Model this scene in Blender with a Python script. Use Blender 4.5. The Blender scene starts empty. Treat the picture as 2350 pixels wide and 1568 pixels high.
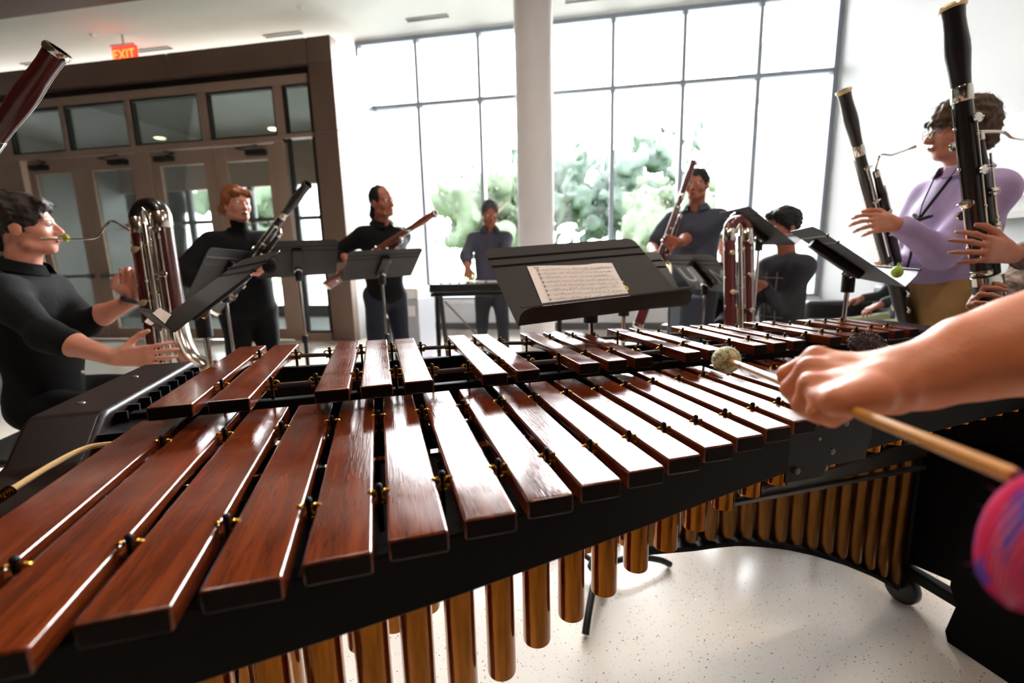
import bpy, bmesh, math, random
import numpy as np
from mathutils import Vector, Matrix
random.seed(7)
PI = math.pi
sc = bpy.context.scene
COL = sc.collection
rad = math.radians

# ---------------------------------------------------------------- camera
F_PX, PITCH, ROLL, YAW, EYE = 1091.0, rad(10.3), rad(1.43), rad(10.1), 1.2
FW = Vector((-math.sin(YAW)*math.cos(PITCH), math.cos(YAW)*math.cos(PITCH), -math.sin(PITCH)))
R0 = Vector((math.cos(YAW), math.sin(YAW), 0))
U0 = R0.cross(FW)
RT = R0*math.cos(ROLL) - U0*math.sin(ROLL)
UP = RT.cross(FW)
CAMP = Vector((0, 0, EYE))
def ray(x, y): return FW + RT*((x-1175)/F_PX) - UP*((y-784)/F_PX)
def at(x, y, depth): return CAMP + ray(x, y)*depth          # point of the photo at a given distance
def atz(x, y, z):
    d = ray(x, y); return CAMP + d*((z-EYE)/d.z)
def atY(x, y, Y):
    d = ray(x, y); return CAMP + d*(Y/d.y)
cd = bpy.data.cameras.new('camera'); cam = bpy.data.objects.new('camera', cd); COL.objects.link(cam)
cam.matrix_world = Matrix(((RT.x, UP.x, -FW.x, 0), (RT.y, UP.y, -FW.y, 0), (RT.z, UP.z, -FW.z, EYE), (0, 0, 0, 1)))
cd.sensor_width = 36; cd.lens = F_PX/2350*36; cd.clip_start = .02; cd.clip_end = 300
cd.dof.use_dof = True; cd.dof.focus_distance = .95; cd.dof.aperture_fstop = 2.8
sc.camera = cam

# ---------------------------------------------------------------- materials
def rgb(r, g, b):
    f = lambda c: (c/12.92 if c <= .04045 else ((c+.055)/1.055)**2.4)
    return (f(r/255), f(g/255), f(b/255), 1)
def mat(name, col, rough=.6, metal=0., coat=0., noise=0., nscale=8., bump=0., bscale=60., spec=.5, stretch=None, sheen=0.):
    m = bpy.data.materials.new(name); m.use_nodes = True
    nt = m.node_tree; b = nt.nodes['Principled BSDF']
    b.inputs['Base Color'].default_value = col; b.inputs['Roughness'].default_value = rough
    b.inputs['Metallic'].default_value = metal; b.inputs['Coat Weight'].default_value = coat
    b.inputs['Coat Roughness'].default_value = .08; b.inputs['Specular IOR Level'].default_value = spec
    b.inputs['Sheen Weight'].default_value = sheen
    if noise or bump:
        tc = nt.nodes.new('ShaderNodeTexCoord'); mp = nt.nodes.new('ShaderNodeMapping')
        nt.links.new(tc.outputs['Object'], mp.inputs[0])
        if stretch: mp.inputs['Scale'].default_value = stretch
    if noise:
        n = nt.nodes.new('ShaderNodeTexNoise'); n.inputs['Scale'].default_value = nscale; n.inputs['Detail'].default_value = 5
        nt.links.new(mp.outputs[0], n.inputs[0])
        mx = nt.nodes.new('ShaderNodeMix'); mx.data_type = 'RGBA'; mx.blend_type = 'MULTIPLY'
        cr = nt.nodes.new('ShaderNodeValToRGB'); lo = 1-noise
        cr.color_ramp.elements[0].color = (lo, lo, lo, 1); cr.color_ramp.elements[0].position = .3
        cr.color_ramp.elements[1].color = (1, 1, 1, 1); cr.color_ramp.elements[1].position = .7
        nt.links.new(n.outputs['Fac'], cr.inputs[0])
        mx.inputs[0].default_value = 1; mx.inputs[6].default_value = col
        nt.links.new(cr.outputs[0], mx.inputs[7]); nt.links.new(mx.outputs[2], b.inputs['Base Color'])
    if bump:
        n2 = nt.nodes.new('ShaderNodeTexNoise'); n2.inputs['Scale'].default_value = bscale; n2.inputs['Detail'].default_value = 4
        nt.links.new(mp.outputs[0], n2.inputs[0])
        bp = nt.nodes.new('ShaderNodeBump'); bp.inputs['Strength'].default_value = bump; bp.inputs['Distance'].default_value = .01
        nt.links.new(n2.outputs['Fac'], bp.inputs['Height']); nt.links.new(bp.outputs[0], b.inputs['Normal'])
    return m
def emit(name, col, s):
    m = bpy.data.materials.new(name); m.use_nodes = True; nt = m.node_tree
    nt.nodes.remove(nt.nodes['Principled BSDF'])
    e = nt.nodes.new('ShaderNodeEmission'); e.inputs[0].default_value = col; e.inputs[1].default_value = s
    nt.links.new(e.outputs[0], nt.nodes['Material Output'].inputs[0]); return m
def glass_mat(name, tint=(.97, .99, .98, 1), refl=1.0):
    m = bpy.data.materials.new(name); m.use_nodes = True; nt = m.node_tree
    nt.nodes.remove(nt.nodes['Principled BSDF'])
    t = nt.nodes.new('ShaderNodeBsdfTransparent'); t.inputs[0].default_value = tint
    g = nt.nodes.new('ShaderNodeBsdfGlossy'); g.inputs['Roughness'].default_value = .02
    fr = nt.nodes.new('ShaderNodeFresnel'); fr.inputs[0].default_value = 1.45
    ml = nt.nodes.new('ShaderNodeMath'); ml.operation = 'MULTIPLY'; ml.inputs[1].default_value = refl
    nt.links.new(fr.outputs[0], ml.inputs[0])
    mx = nt.nodes.new('ShaderNodeMixShader'); nt.links.new(ml.outputs[0], mx.inputs[0])
    nt.links.new(t.outputs[0], mx.inputs[1]); nt.links.new(g.outputs[0], mx.inputs[2])
    nt.links.new(mx.outputs[0], nt.nodes['Material Output'].inputs[0]); return m
def rosewood():
    m = bpy.data.materials.new('rosewood'); m.use_nodes = True; nt = m.node_tree; b = nt.nodes['Principled BSDF']
    L = nt.links.new; N = nt.nodes.new
    tc = N('ShaderNodeTexCoord'); oi = N('ShaderNodeObjectInfo')
    add = N('ShaderNodeVectorMath'); add.operation = 'MULTIPLY_ADD'
    L(oi.outputs['Random'], add.inputs[0]); add.inputs[1].default_value = (3, 7, 5); L(tc.outputs['Object'], add.inputs[2])
    mp = N('ShaderNodeMapping'); mp.inputs['Scale'].default_value = (60, 5, 60); L(add.outputs[0], mp.inputs[0])
    n = N('ShaderNodeTexNoise'); n.inputs['Scale'].default_value = 1; n.inputs['Detail'].default_value = 6; n.inputs['Distortion'].default_value = .6
    L(mp.outputs[0], n.inputs[0])
    cr = N('ShaderNodeValToRGB'); e = cr.color_ramp.elements
    e[0].position = .25; e[0].color = (.062, .011, .0035, 1); e[1].position = .75; e[1].color = (.20, .038, .009, 1)
    x = e.new(.5); x.color = (.125, .0225, .006, 1)
    L(n.outputs['Fac'], cr.inputs[0])
    mp2 = N('ShaderNodeMapping'); mp2.inputs['Scale'].default_value = (420, 26, 420); L(add.outputs[0], mp2.inputs[0])
    n2 = N('ShaderNodeTexNoise'); n2.inputs['Scale'].default_value = 1; n2.inputs['Detail'].default_value = 3; L(mp2.outputs[0], n2.inputs[0])
    c2 = N('ShaderNodeValToRGB'); c2.color_ramp.elements[0].position = .36; c2.color_ramp.elements[0].color = (.72, .66, .64, 1); c2.color_ramp.elements[1].position = .5
    L(n2.outputs['Fac'], c2.inputs[0])
    mx = N('ShaderNodeMix'); mx.data_type = 'RGBA'; mx.blend_type = 'MULTIPLY'; mx.inputs[0].default_value = 1
    L(cr.outputs[0], mx.inputs[6]); L(c2.outputs[0], mx.inputs[7])
    L(mx.outputs[2], b.inputs['Base Color'])
    # worn patches change the gloss
    n3 = N('ShaderNodeTexNoise'); n3.inputs['Scale'].default_value = 14; n3.inputs['Detail'].default_value = 4; L(add.outputs[0], n3.inputs[0])
    mr = N('ShaderNodeMapRange'); mr.inputs[1].default_value = .35; mr.inputs[2].default_value = .7; mr.inputs[3].default_value = .10; mr.inputs[4].default_value = .24
    L(n3.outputs['Fac'], mr.inputs[0]); L(mr.outputs[0], b.inputs['Roughness'])
    b.inputs['Specular IOR Level'].default_value = .5
    b.inputs['Coat Weight'].default_value = .2; b.inputs['Coat Roughness'].default_value = .08
    bp = N('ShaderNodeBump'); bp.inputs['Strength'].default_value = .12; bp.inputs['Distance'].default_value = .002
    L(n2.outputs['Fac'], bp.inputs['Height']); L(bp.outputs[0], b.inputs['Normal'])
    return m
def terrazzo():
    m = bpy.data.materials.new('terrazzo'); m.use_nodes = True; nt = m.node_tree; b = nt.nodes['Principled BSDF']
    L = nt.links.new; N = nt.nodes.new
    tc = N('ShaderNodeTexCoord')
    base = None
    col = N('ShaderNodeRGB'); col.outputs[0].default_value = rgb(230, 220, 209)
    cur = col.outputs[0]
    for sc_, thr, c in ((95, .20, rgb(74, 70, 66)), (64, .17, rgb(130, 122, 112)), (150, .20, rgb(104, 92, 82)), (34, .11, rgb(252, 252, 250))):
        v = N('ShaderNodeTexVoronoi'); v.inputs['Scale'].default_value = sc_; v.inputs['Randomness'].default_value = 1
        L(tc.outputs['Object'], v.inputs['Vector'])
        sp = N('ShaderNodeSeparateColor'); L(v.outputs['Color'], sp.inputs[0])
        size = N('ShaderNodeMath'); size.operation = 'MULTIPLY'; size.inputs[1].default_value = thr*1.1; L(sp.outputs[0], size.inputs[0])
        lt = N('ShaderNodeMath'); lt.operation = 'LESS_THAN'; L(v.outputs['Distance'], lt.inputs[0]); L(size.outputs[0], lt.inputs[1])
        g = N('ShaderNodeMath'); g.operation = 'GREATER_THAN'; g.inputs[1].default_value = .45 if sc_ != 34 else .8; L(sp.outputs[1], g.inputs[0])
        ml = N('ShaderNodeMath'); ml.operation = 'MULTIPLY'; L(lt.outputs[0], ml.inputs[0]); L(g.outputs[0], ml.inputs[1])
        mx = N('ShaderNodeMix'); mx.data_type = 'RGBA'; L(ml.outputs[0], mx.inputs[0]); L(cur, mx.inputs[6]); mx.inputs[7].default_value = c
        cur = mx.outputs[2]
    L(cur, b.inputs['Base Color']); b.inputs['Roughness'].default_value = .16; b.inputs['Specular IOR Level'].default_value = .45
    return m
def brass():
    m = mat('brass', rgb(146, 88, 30), .10, 1.0, noise=.35, nscale=9, stretch=(14, 14, 1.2), bump=.05, bscale=30)
    return m
M = {}
M['bar'] = rosewood()
M['floor'] = terrazzo()
M['brass'] = brass()
M['brass_dull'] = mat('brass_dull', rgb(128, 84, 40), .32, .9, noise=.4, nscale=12, stretch=(8, 8, 1))
M['gold'] = mat('gold_hook', rgb(214, 168, 80), .25, 1)
M['black_rail'] = mat('black_rail', rgb(8, 5, 5), .6, noise=.3, nscale=14, spec=.12)
M['bar_end'] = mat('shaded_end_grain', rgb(20, 8, 5), .7, noise=.4, nscale=60, spec=.15)  # end grain darkened further, shade on the unlit bar ends put in the colour
M['black_plate'] = mat('black_plate', rgb(16, 16, 19), .5, .1, spec=.2)
M['end_wood'] = mat('end_board', rgb(26, 11, 8), .42, coat=.04, spec=.2, noise=.35, nscale=30, stretch=(1, 1, 1), bump=.04, bscale=120)
M['cord'] = mat('bar_cord', rgb(205, 168, 112), .8, bump=.3, bscale=300)
M['dark_cord'] = mat('dark_cord', rgb(52, 28, 22), .55)
M['steel'] = mat('steel', rgb(190, 190, 188), .25, 1)
M['steel_dull'] = mat('steel_dull', rgb(116, 112, 108), .45, .8)
M['silver'] = mat('silver', rgb(222, 216, 204), .16, 1)
M['chrome'] = mat('chrome', rgb(215, 210, 206), .12, 1)
M['wall'] = mat('wall_paint', rgb(216, 218, 220), .7, noise=.03, nscale=3)
M['ceil'] = mat('ceiling_paint', rgb(226, 230, 226), .85, noise=.03, nscale=2)
M['sill'] = mat('sill_paint', rgb(200, 202, 206), .5, noise=.03, nscale=3)
M['base'] = mat('baseboard_vinyl', rgb(78, 78, 80), .6)
M['mull'] = mat('window_frame', rgb(158, 166, 178), .45, .4)
M['glass'] = glass_mat('window_glass', (.985, .985, .985, 1))
M['glass_dark'] = glass_mat('door_glass', (.88, .93, .91, 1), .8)
M['bronze'] = mat('bronze_panel', rgb(112, 90, 78), .5, .15, noise=.08, nscale=2)
M['bronze2'] = mat('door_frame', rgb(156, 132, 117), .5, .1, noise=.06, nscale=3)
M['darkgap'] = mat('dark_recess', rgb(22, 18, 16), .7)
M['soffit'] = mat('soffit_wood', rgb(92, 62, 34), .6, noise=.3, nscale=6, stretch=(1, 14, 1))
M['column'] = mat('column_paint', rgb(222, 219, 219), .55, noise=.02, nscale=3)
M['vent'] = mat('vent_black', rgb(30, 30, 30), .7)
M['stand'] = mat('stand_black', rgb(54, 51, 50), .6, .05, spec=.25, noise=.12, nscale=20)
M['stand2'] = mat('stand_dark', rgb(14, 14, 15), .45, .2)
M['paper'] = mat('paper', rgb(250, 239, 234), .8, noise=.03, nscale=12)
M['ink'] = mat('ink', rgb(120, 108, 104), .8)
M['black_wood'] = mat('grenadilla', rgb(20, 15, 15), .30, coat=.4, noise=.3, nscale=20, stretch=(1, 1, .2))
M['red_wood'] = mat('red_maple', rgb(72, 20, 18), .26, coat=.5, noise=.35, nscale=18, stretch=(1, 1, .15))
M['amber_wood'] = mat('amber_maple', rgb(126, 54, 26), .28, coat=.5, noise=.3, nscale=18, stretch=(1, 1, .15))
M['mahog_wood'] = mat('mahogany_maple', rgb(96, 34, 34), .28, coat=.5, noise=.25, nscale=18, stretch=(1, 1, .15))
M['white_ring'] = mat('ivory_ring', rgb(222, 200, 150), .3, .4)
M['skin'] = mat('skin', rgb(188, 122, 96), .5, noise=.12, nscale=30, bump=.03, bscale=220)
M['skin_pale'] = mat('skin_pale', rgb(204, 136, 112), .48, noise=.12, nscale=28)
M['skin_tan'] = mat('skin_tan', rgb(166, 98, 74), .5, noise=.12, nscale=28)
M['skin_arm'] = mat('skin_arm', rgb(216, 128, 84), .52, noise=.14, nscale=26, bump=.10, bscale=180)
M['black_cloth'] = mat('black_cloth', rgb(9, 9, 12), .9, spec=.25, noise=.3, nscale=14, bump=.2, bscale=40)
M['navy_cloth'] = mat('navy_cloth', rgb(22, 28, 46), .85, noise=.3, nscale=10, bump=.2, bscale=50)
M['slate_cloth'] = mat('slate_cloth', rgb(66, 68, 88), .8, noise=.2, nscale=14, bump=.2, bscale=50)
M['charcoal_cloth'] = mat('charcoal_cloth', rgb(36, 38, 46), .8, noise=.2, nscale=14, bump=.2, bscale=50)
M['polo_cloth'] = mat('polo_cloth', rgb(58, 64, 78), .85, noise=.15, nscale=30)
M['lilac_cloth'] = mat('lilac_cloth', rgb(166, 146, 190), .7, noise=.10, nscale=14, bump=.35, bscale=22)
M['khaki_cloth'] = mat('khaki_cloth', rgb(166, 128, 80), .85, noise=.15, nscale=14, bump=.25, bscale=30)
M['olive_cloth'] = mat('olive_cloth', rgb(152, 160, 124), .85, noise=.15, nscale=14, bump=.2, bscale=30)
M['tan_logo'] = mat('tan_embroidery', rgb(206, 170, 120), .8)
M['hair_brown'] = mat('hair_brown', rgb(40, 26, 20), .62, spec=.3, noise=.5, nscale=120, stretch=(1, 1, .2))
M['hair_red'] = mat('hair_red', rgb(146, 82, 44), .62, spec=.3, noise=.5, nscale=120, stretch=(1, 1, .2))
M['hair_black'] = mat('hair_black', rgb(26, 24, 26), .62, spec=.3, noise=.4, nscale=120, stretch=(1, 1, .2))
M['hair_gray'] = mat('hair_gray', rgb(82, 80, 88), .62, spec=.3, noise=.5, nscale=120, stretch=(1, 1, .2))
M['hair_wavy'] = mat('hair_wavy', rgb(88, 66, 46), .62, spec=.3, noise=.5, nscale=120, stretch=(1, 1, .2))
M['eye'] = mat('eye_white', rgb(225, 220, 215), .2)
M['iris'] = mat('iris', rgb(40, 28, 22), .15)
M['lips'] = mat('lips', rgb(150, 84, 72), .45)
M['white_plastic'] = mat('white_plastic', rgb(236, 236, 234), .4)
M['black_plastic'] = mat('black_plastic', rgb(18, 18, 20), .38)
M['case'] = mat('case_blue', rgb(52, 60, 76), .6, noise=.1, nscale=6)
M['bin'] = mat('bin_gray', rgb(176, 180, 188), .5, .2)
M['yellow'] = mat('yellow_mark', rgb(226, 200, 40), .5)
M['orange'] = mat('orange_cup', rgb(244, 186, 40), .5)
M['pad'] = mat('key_pad', rgb(200, 184, 150), .3, .7)
M['birch'] = mat('birch_shaft', rgb(208, 140, 52), .38, coat=.25, noise=.22, nscale=26, stretch=(1, 1, .08))
M['sofa'] = mat('sofa_leather', rgb(36, 32, 34), .5, noise=.2, nscale=6)
M['leafa'] = mat('leaf_green', rgb(56, 70, 50), .8, noise=.4, nscale=2)
M['leafb'] = mat('leaf_dark', rgb(38, 56, 46), .8, noise=.4, nscale=2)
M['trunk'] = mat('bark', rgb(110, 92, 76), .9, noise=.4, nscale=6)
M['lawn'] = mat('lawn', rgb(128, 156, 92), .9, noise=.3, nscale=1)
M['paving'] = mat('paving', rgb(196, 194, 188), .85, noise=.1, nscale=2)
M['facade'] = mat('facade', rgb(206, 206, 206), .8, noise=.05, nscale=1)
M['facade2'] = mat('facade_gray', rgb(150, 155, 152), .8, noise=.05, nscale=1)
M['brickwall'] = mat('far_brick', rgb(150, 96, 76), .85, noise=.2, nscale=4)

# ---------------------------------------------------------------- mesh builder
class MB:
    def __init__(s): s.v = []; s.f = []
    def add(s, vs, fs, m=None):
        o = len(s.v)
        for p in vs:
            p = Vector(p); s.v.append(tuple(m @ p) if m is not None else tuple(p))
        s.f += [tuple(i+o for i in f) for f in fs]; return s
    def box(s, lo, hi, m=None):
        (a, b, c), (d, e, f) = lo, hi
        return s.add([(a,b,c),(d,b,c),(d,e,c),(a,e,c),(a,b,f),(d,b,f),(d,e,f),(a,e,f)],
                     [(0,3,2,1),(4,5,6,7),(0,1,5,4),(1,2,6,5),(2,3,7,6),(3,0,4,7)], m)
    def tube(s, pts, r, seg=10, caps=True, m=None, flat=1.0):
        pts = [Vector(p) for p in pts]; n = len(pts)
        rs = r if isinstance(r, (list, tuple)) else [r]*n
        vs = []; fs = []
        ref = None
        for i, p in enumerate(pts):
            t = (pts[min(i+1, n-1)] - pts[max(i-1, 0)]).normalized()
            if ref is None:
                ref = Vector((0, 0, 1)) if abs(t.z) < .9 else Vector((1, 0, 0))
            a = (ref - t*ref.dot(t)).normalized(); b = t.cross(a); ref = a
            for k in range(seg):
                w = 2*PI*k/seg
                vs.append(p + a*(rs[i]*math.cos(w)) + b*(rs[i]*flat*math.sin(w)))
        for i in range(n-1):
            for k in range(seg):
                k2 = (k+1) % seg
                fs.append((i*seg+k, i*seg+k2, (i+1)*seg+k2, (i+1)*seg+k))
        if caps:
            fs.append(tuple(range(seg-1, -1, -1))); fs.append(tuple(range((n-1)*seg, n*seg)))
        return s.add(vs, fs, m)
    def lathe(s, prof, seg=20, m=None, sx=1., sy=1., cap=True):
        vs = []; fs = []; n = len(prof)
        for r, z in prof:
            for k in range(seg):
                w = 2*PI*k/seg; vs.append((r*sx*math.cos(w), r*sy*math.sin(w), z))
        for i in range(n-1):
            for k in range(seg):
                k2 = (k+1) % seg; fs.append((i*seg+k, i*seg+k2, (i+1)*seg+k2, (i+1)*seg+k))
        if cap:
            fs.append(tuple(range(seg-1, -1, -1))); fs.append(tuple(range((n-1)*seg, n*seg)))
        return s.add(vs, fs, m)
    def ball(s, c, r, seg=12, rings=8, m=None):
        rx, ry, rz = r if isinstance(r, (tuple, list)) else (r, r, r)
        vs = [(c[0], c[1], c[2]-rz)]; fs = []
        for i in range(1, rings):
            a = -PI/2 + PI*i/rings
            for k in range(seg):
                w = 2*PI*k/seg
                vs.append((c[0]+rx*math.cos(a)*math.cos(w), c[1]+ry*math.cos(a)*math.sin(w), c[2]+rz*math.sin(a)))
        vs.append((c[0], c[1], c[2]+rz)); t = len(vs)-1
        for k in range(seg):
            k2 = (k+1) % seg
            fs.append((0, 1+k2, 1+k)); fs.append((t, t-seg+k, t-seg+k2))
            for i in range(rings-2):
                fs.append((1+i*seg+k, 1+i*seg+k2, 1+(i+1)*seg+k2, 1+(i+1)*seg+k))
        return s.add(vs, fs, m)
    def prism(s, poly, z0, z1, m=None):
        n = len(poly)
        vs = [(x, y, z0) for x, y in poly]+[(x, y, z1) for x, y in poly]
        fs = [tuple(range(n-1, -1, -1)), tuple(range(n, 2*n))]+[(i, (i+1) % n, n+(i+1) % n, n+i) for i in range(n)]
        return s.add(vs, fs, m)
    def torus(s, R, r, m=None, seg=20, sub=8):
        vs = []; fs = []
        for i in range(seg):
            a = 2*PI*i/seg
            for j in range(sub):
                b = 2*PI*j/sub
                vs.append(((R+r*math.cos(b))*math.cos(a), (R+r*math.cos(b))*math.sin(a), r*math.sin(b)))
        for i in range(seg):
            for j in range(sub):
                fs.append((i*sub+j, ((i+1) % seg)*sub+j, ((i+1) % seg)*sub+(j+1) % sub, i*sub+(j+1) % sub))
        return s.add(vs, fs, m)
    def build(s, name, material, parent=None, smooth=True, bevel=0., bseg=2, angle=40):
        me = bpy.data.meshes.new(name)
        me.from_pydata(s.v, [], s.f); me.update()
        if bevel:
            bm = bmesh.new(); bm.from_mesh(me)
            es = [e for e in bm.edges if len(e.link_faces) == 2 and e.calc_face_angle(0) > rad(30)]
            bmesh.ops.bevel(bm, geom=es, offset=bevel, segments=bseg, profile=.5, affect='EDGES', clamp_overlap=True)
            bm.to_mesh(me); bm.free()
        o = link(name, me, material, parent, smooth or bevel > 0, 180 if bevel else angle)
        if bevel:
            w_ = o.modifiers.new('weighted', 'WEIGHTED_NORMAL'); w_.mode = 'FACE_AREA'; w_.weight = 100; w_.keep_sharp = False
        return o
def link(name, me, material, parent=None, smooth=True, angle=40):
    o = bpy.data.objects.new(name, me); COL.objects.link(o)
    mts = material if isinstance(material, list) else [material]
    for mm in mts: me.materials.append(M[mm] if isinstance(mm, str) else mm)
    if smooth:
        me.shade_smooth()
        try: me.set_sharp_from_angle(angle=rad(angle))
        except Exception: pass
    if parent: o.parent = parent
    return o
def tag(o, label=None, cat=None, group=None, kind=None):
    if label: o['label'] = label
    if cat: o['category'] = cat
    if group: o['group'] = group
    if kind: o['kind'] = kind
    return o
def thing(name, label, cat, loc=(0, 0, 0), rotz=0., group=None, mtx=None):
    o = bpy.data.objects.new(name, None); COL.objects.link(o); o.empty_display_size = .1
    if mtx is not None: o.matrix_world = mtx
    else: o.location = loc; o.rotation_euler = (0, 0, rotz)
    return tag(o, label, cat, group)
def struct(name, mb, m, parent=None, **k):
    o = mb.build(name, m, parent, **k)
    if parent is None: o['kind'] = 'structure'
    return o
def sroot(name, loc=(0, 0, 0)):
    o = bpy.data.objects.new(name, None); COL.objects.link(o); o.location = loc; o['kind'] = 'structure'; return o
def copy_tree(o, parent=None):
    c = o.copy(); COL.objects.link(c); c.parent = parent
    for ch in list(o.children): copy_tree(ch, c)
    return c
def frame(x, y, z, o):                                        # matrix from axes and origin
    return Matrix(((x[0], y[0], z[0], o[0]), (x[1], y[1], z[1], o[1]), (x[2], y[2], z[2], o[2]), (0, 0, 0, 1)))
def along(a, b, hint=(0, 0, 1)):                              # local z runs from a to b
    a = Vector(a); b = Vector(b); z = (b-a).normalized(); h = Vector(hint)
    x = (h - z*h.dot(z))
    if x.length < 1e-4: x = Vector((1, 0, 0)) - z*z.x
    x.normalize(); return frame(x, z.cross(x), z, a)
def bez(p, n=12):
    p = [Vector(q) for q in p]; out = []
    m = len(p)
    for i in range(m-1):
        p0 = p[max(i-1, 0)]; p1 = p[i]; p2 = p[i+1]; p3 = p[min(i+2, m-1)]
        for k in range(n):
            t = k/n
            out.append(.5*((2*p1)+(p2-p0)*t+(2*p0-5*p1+4*p2-p3)*t*t+(3*p1-p0-3*p2+p3)*t**3))
    out.append(p[-1]); return out

# ================================================================ soft bodies: blended round shapes turned into one surface
class Soft:
    def __init__(s, h, k=.03):
        s.h = h; s.k = k; s.p = []
    def rc(s, a, b, ra, rb, k=None, sub=False): s.p.append(('c', np.array(a, float), np.array(b, float), ra, rb, s.k if k is None else k, sub)); return s
    def el(s, c, r, R=None, k=None, sub=False):
        R = np.eye(3) if R is None else np.array(R, float).reshape(3, 3)
        s.p.append(('e', np.array(c, float), np.array(r, float), R, 0, s.k if k is None else k, sub)); return s
    def chain(s, pts, rs, k=None):
        for i in range(len(pts)-1): s.rc(pts[i], pts[i+1], rs[i], rs[i+1], k)
        return s
    def bounds(s):
        lo = np.full(3, 1e9); hi = -lo
        for p in s.p:
            if p[6]: continue
            if p[0] == 'c':
                r = max(p[3], p[4]); a = np.minimum(p[1], p[2])-r; b = np.maximum(p[1], p[2])+r
            else:
                r = p[2].max(); a = p[1]-r; b = p[1]+r
            lo = np.minimum(lo, a); hi = np.maximum(hi, b)
        return lo-.02, hi+.02
    def mesh(s, name, ripple=0., rfreq=40., seed=0, relax=1, cut=None):
        h = s.h; lo, hi = s.bounds(); n = np.ceil((hi-lo)/h).astype(int)+2
        f = np.full(n, .3, np.float32)
        for p in s.p:
            if p[0] == 'c':
                r = max(p[3], p[4]); a = np.minimum(p[1], p[2])-r; b = np.maximum(p[1], p[2])+r
            else: a = p[1]-p[2].max(); b = p[1]+p[2].max()
            mg = p[5]+3*h
            i0 = np.maximum(((a-mg-lo)/h).astype(int), 0); i1 = np.minimum(((b+mg-lo)/h).astype(int)+2, n)
            if (i1 <= i0).any(): continue
            X = [lo[d]+h*np.arange(i0[d], i1[d], dtype=np.float32) for d in range(3)]
            x = X[0][:, None, None]; y = X[1][None, :, None]; z = X[2][None, None, :]
            if p[0] == 'c':
                A, B, ra, rb = p[1], p[2], p[3], p[4]; ba = B-A; l2 = max(float(ba@ba), 1e-10)
                px, py, pz = x-A[0], y-A[1], z-A[2]
                t = np.clip((px*ba[0]+py*ba[1]+pz*ba[2])/l2, 0, 1)
                d = np.sqrt((px-t*ba[0])**2+(py-t*ba[1])**2+(pz-t*ba[2])**2)-(ra+(rb-ra)*t)
            else:
                c, r, R = p[1], p[2], p[3]
                px, py, pz = x-c[0], y-c[1], z-c[2]
                q = [(px*R[0, j]+py*R[1, j]+pz*R[2, j]) for j in range(3)]
                k0 = np.sqrt((q[0]/r[0])**2+(q[1]/r[1])**2+(q[2]/r[2])**2)
                k1 = np.sqrt((q[0]/r[0]**2)**2+(q[1]/r[1]**2)**2+(q[2]/r[2]**2)**2)+1e-9
                d = k0*(k0-1)/k1
            sl = tuple(slice(i0[j], i1[j]) for j in range(3)); g = f[sl]; k = p[5]
            if p[6]:
                d = -d; hh = np.maximum(k-np.abs(g-d), 0)/max(k, 1e-6); f[sl] = np.maximum(g, d)+hh*hh*k*.25
            else:
                hh = np.maximum(k-np.abs(g-d), 0)/max(k, 1e-6); f[sl] = np.minimum(g, d)-hh*hh*k*.25
        if ripple:
            rng = np.random.default_rng(seed)
            X = [lo[d]+h*np.arange(n[d], dtype=np.float32) for d in range(3)]
            x = X[0][:, None, None]; y = X[1][None, :, None]; z = X[2][None, None, :]
            for q in range(5):
                v = rng.normal(size=3); v *= rfreq*(.6+.25*q)/np.linalg.norm(v); ph = rng.uniform(0, 6.28, 2)
                w = rng.normal(size=3)*rfreq*.3
                f += (ripple/(1+.4*q))*np.sin(v[0]*x+v[1]*y+v[2]*z+ph[0]+1.3*np.sin(w[0]*x+w[1]*y+w[2]*z+ph[1])).astype(np.float32)
        if cut is not None:                                  # keep the side where (p-o).n < 0
            for (o, nn) in cut:
                X = [lo[d]+h*np.arange(n[d], dtype=np.float32)-o[d] for d in range(3)]
                f = np.maximum(f, (X[0][:, None, None]*nn[0]+X[1][None, :, None]*nn[1]+X[2][None, None, :]*nn[2]).astype(np.float32))
        return surfnet(f, lo, h, name, relax)
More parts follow.
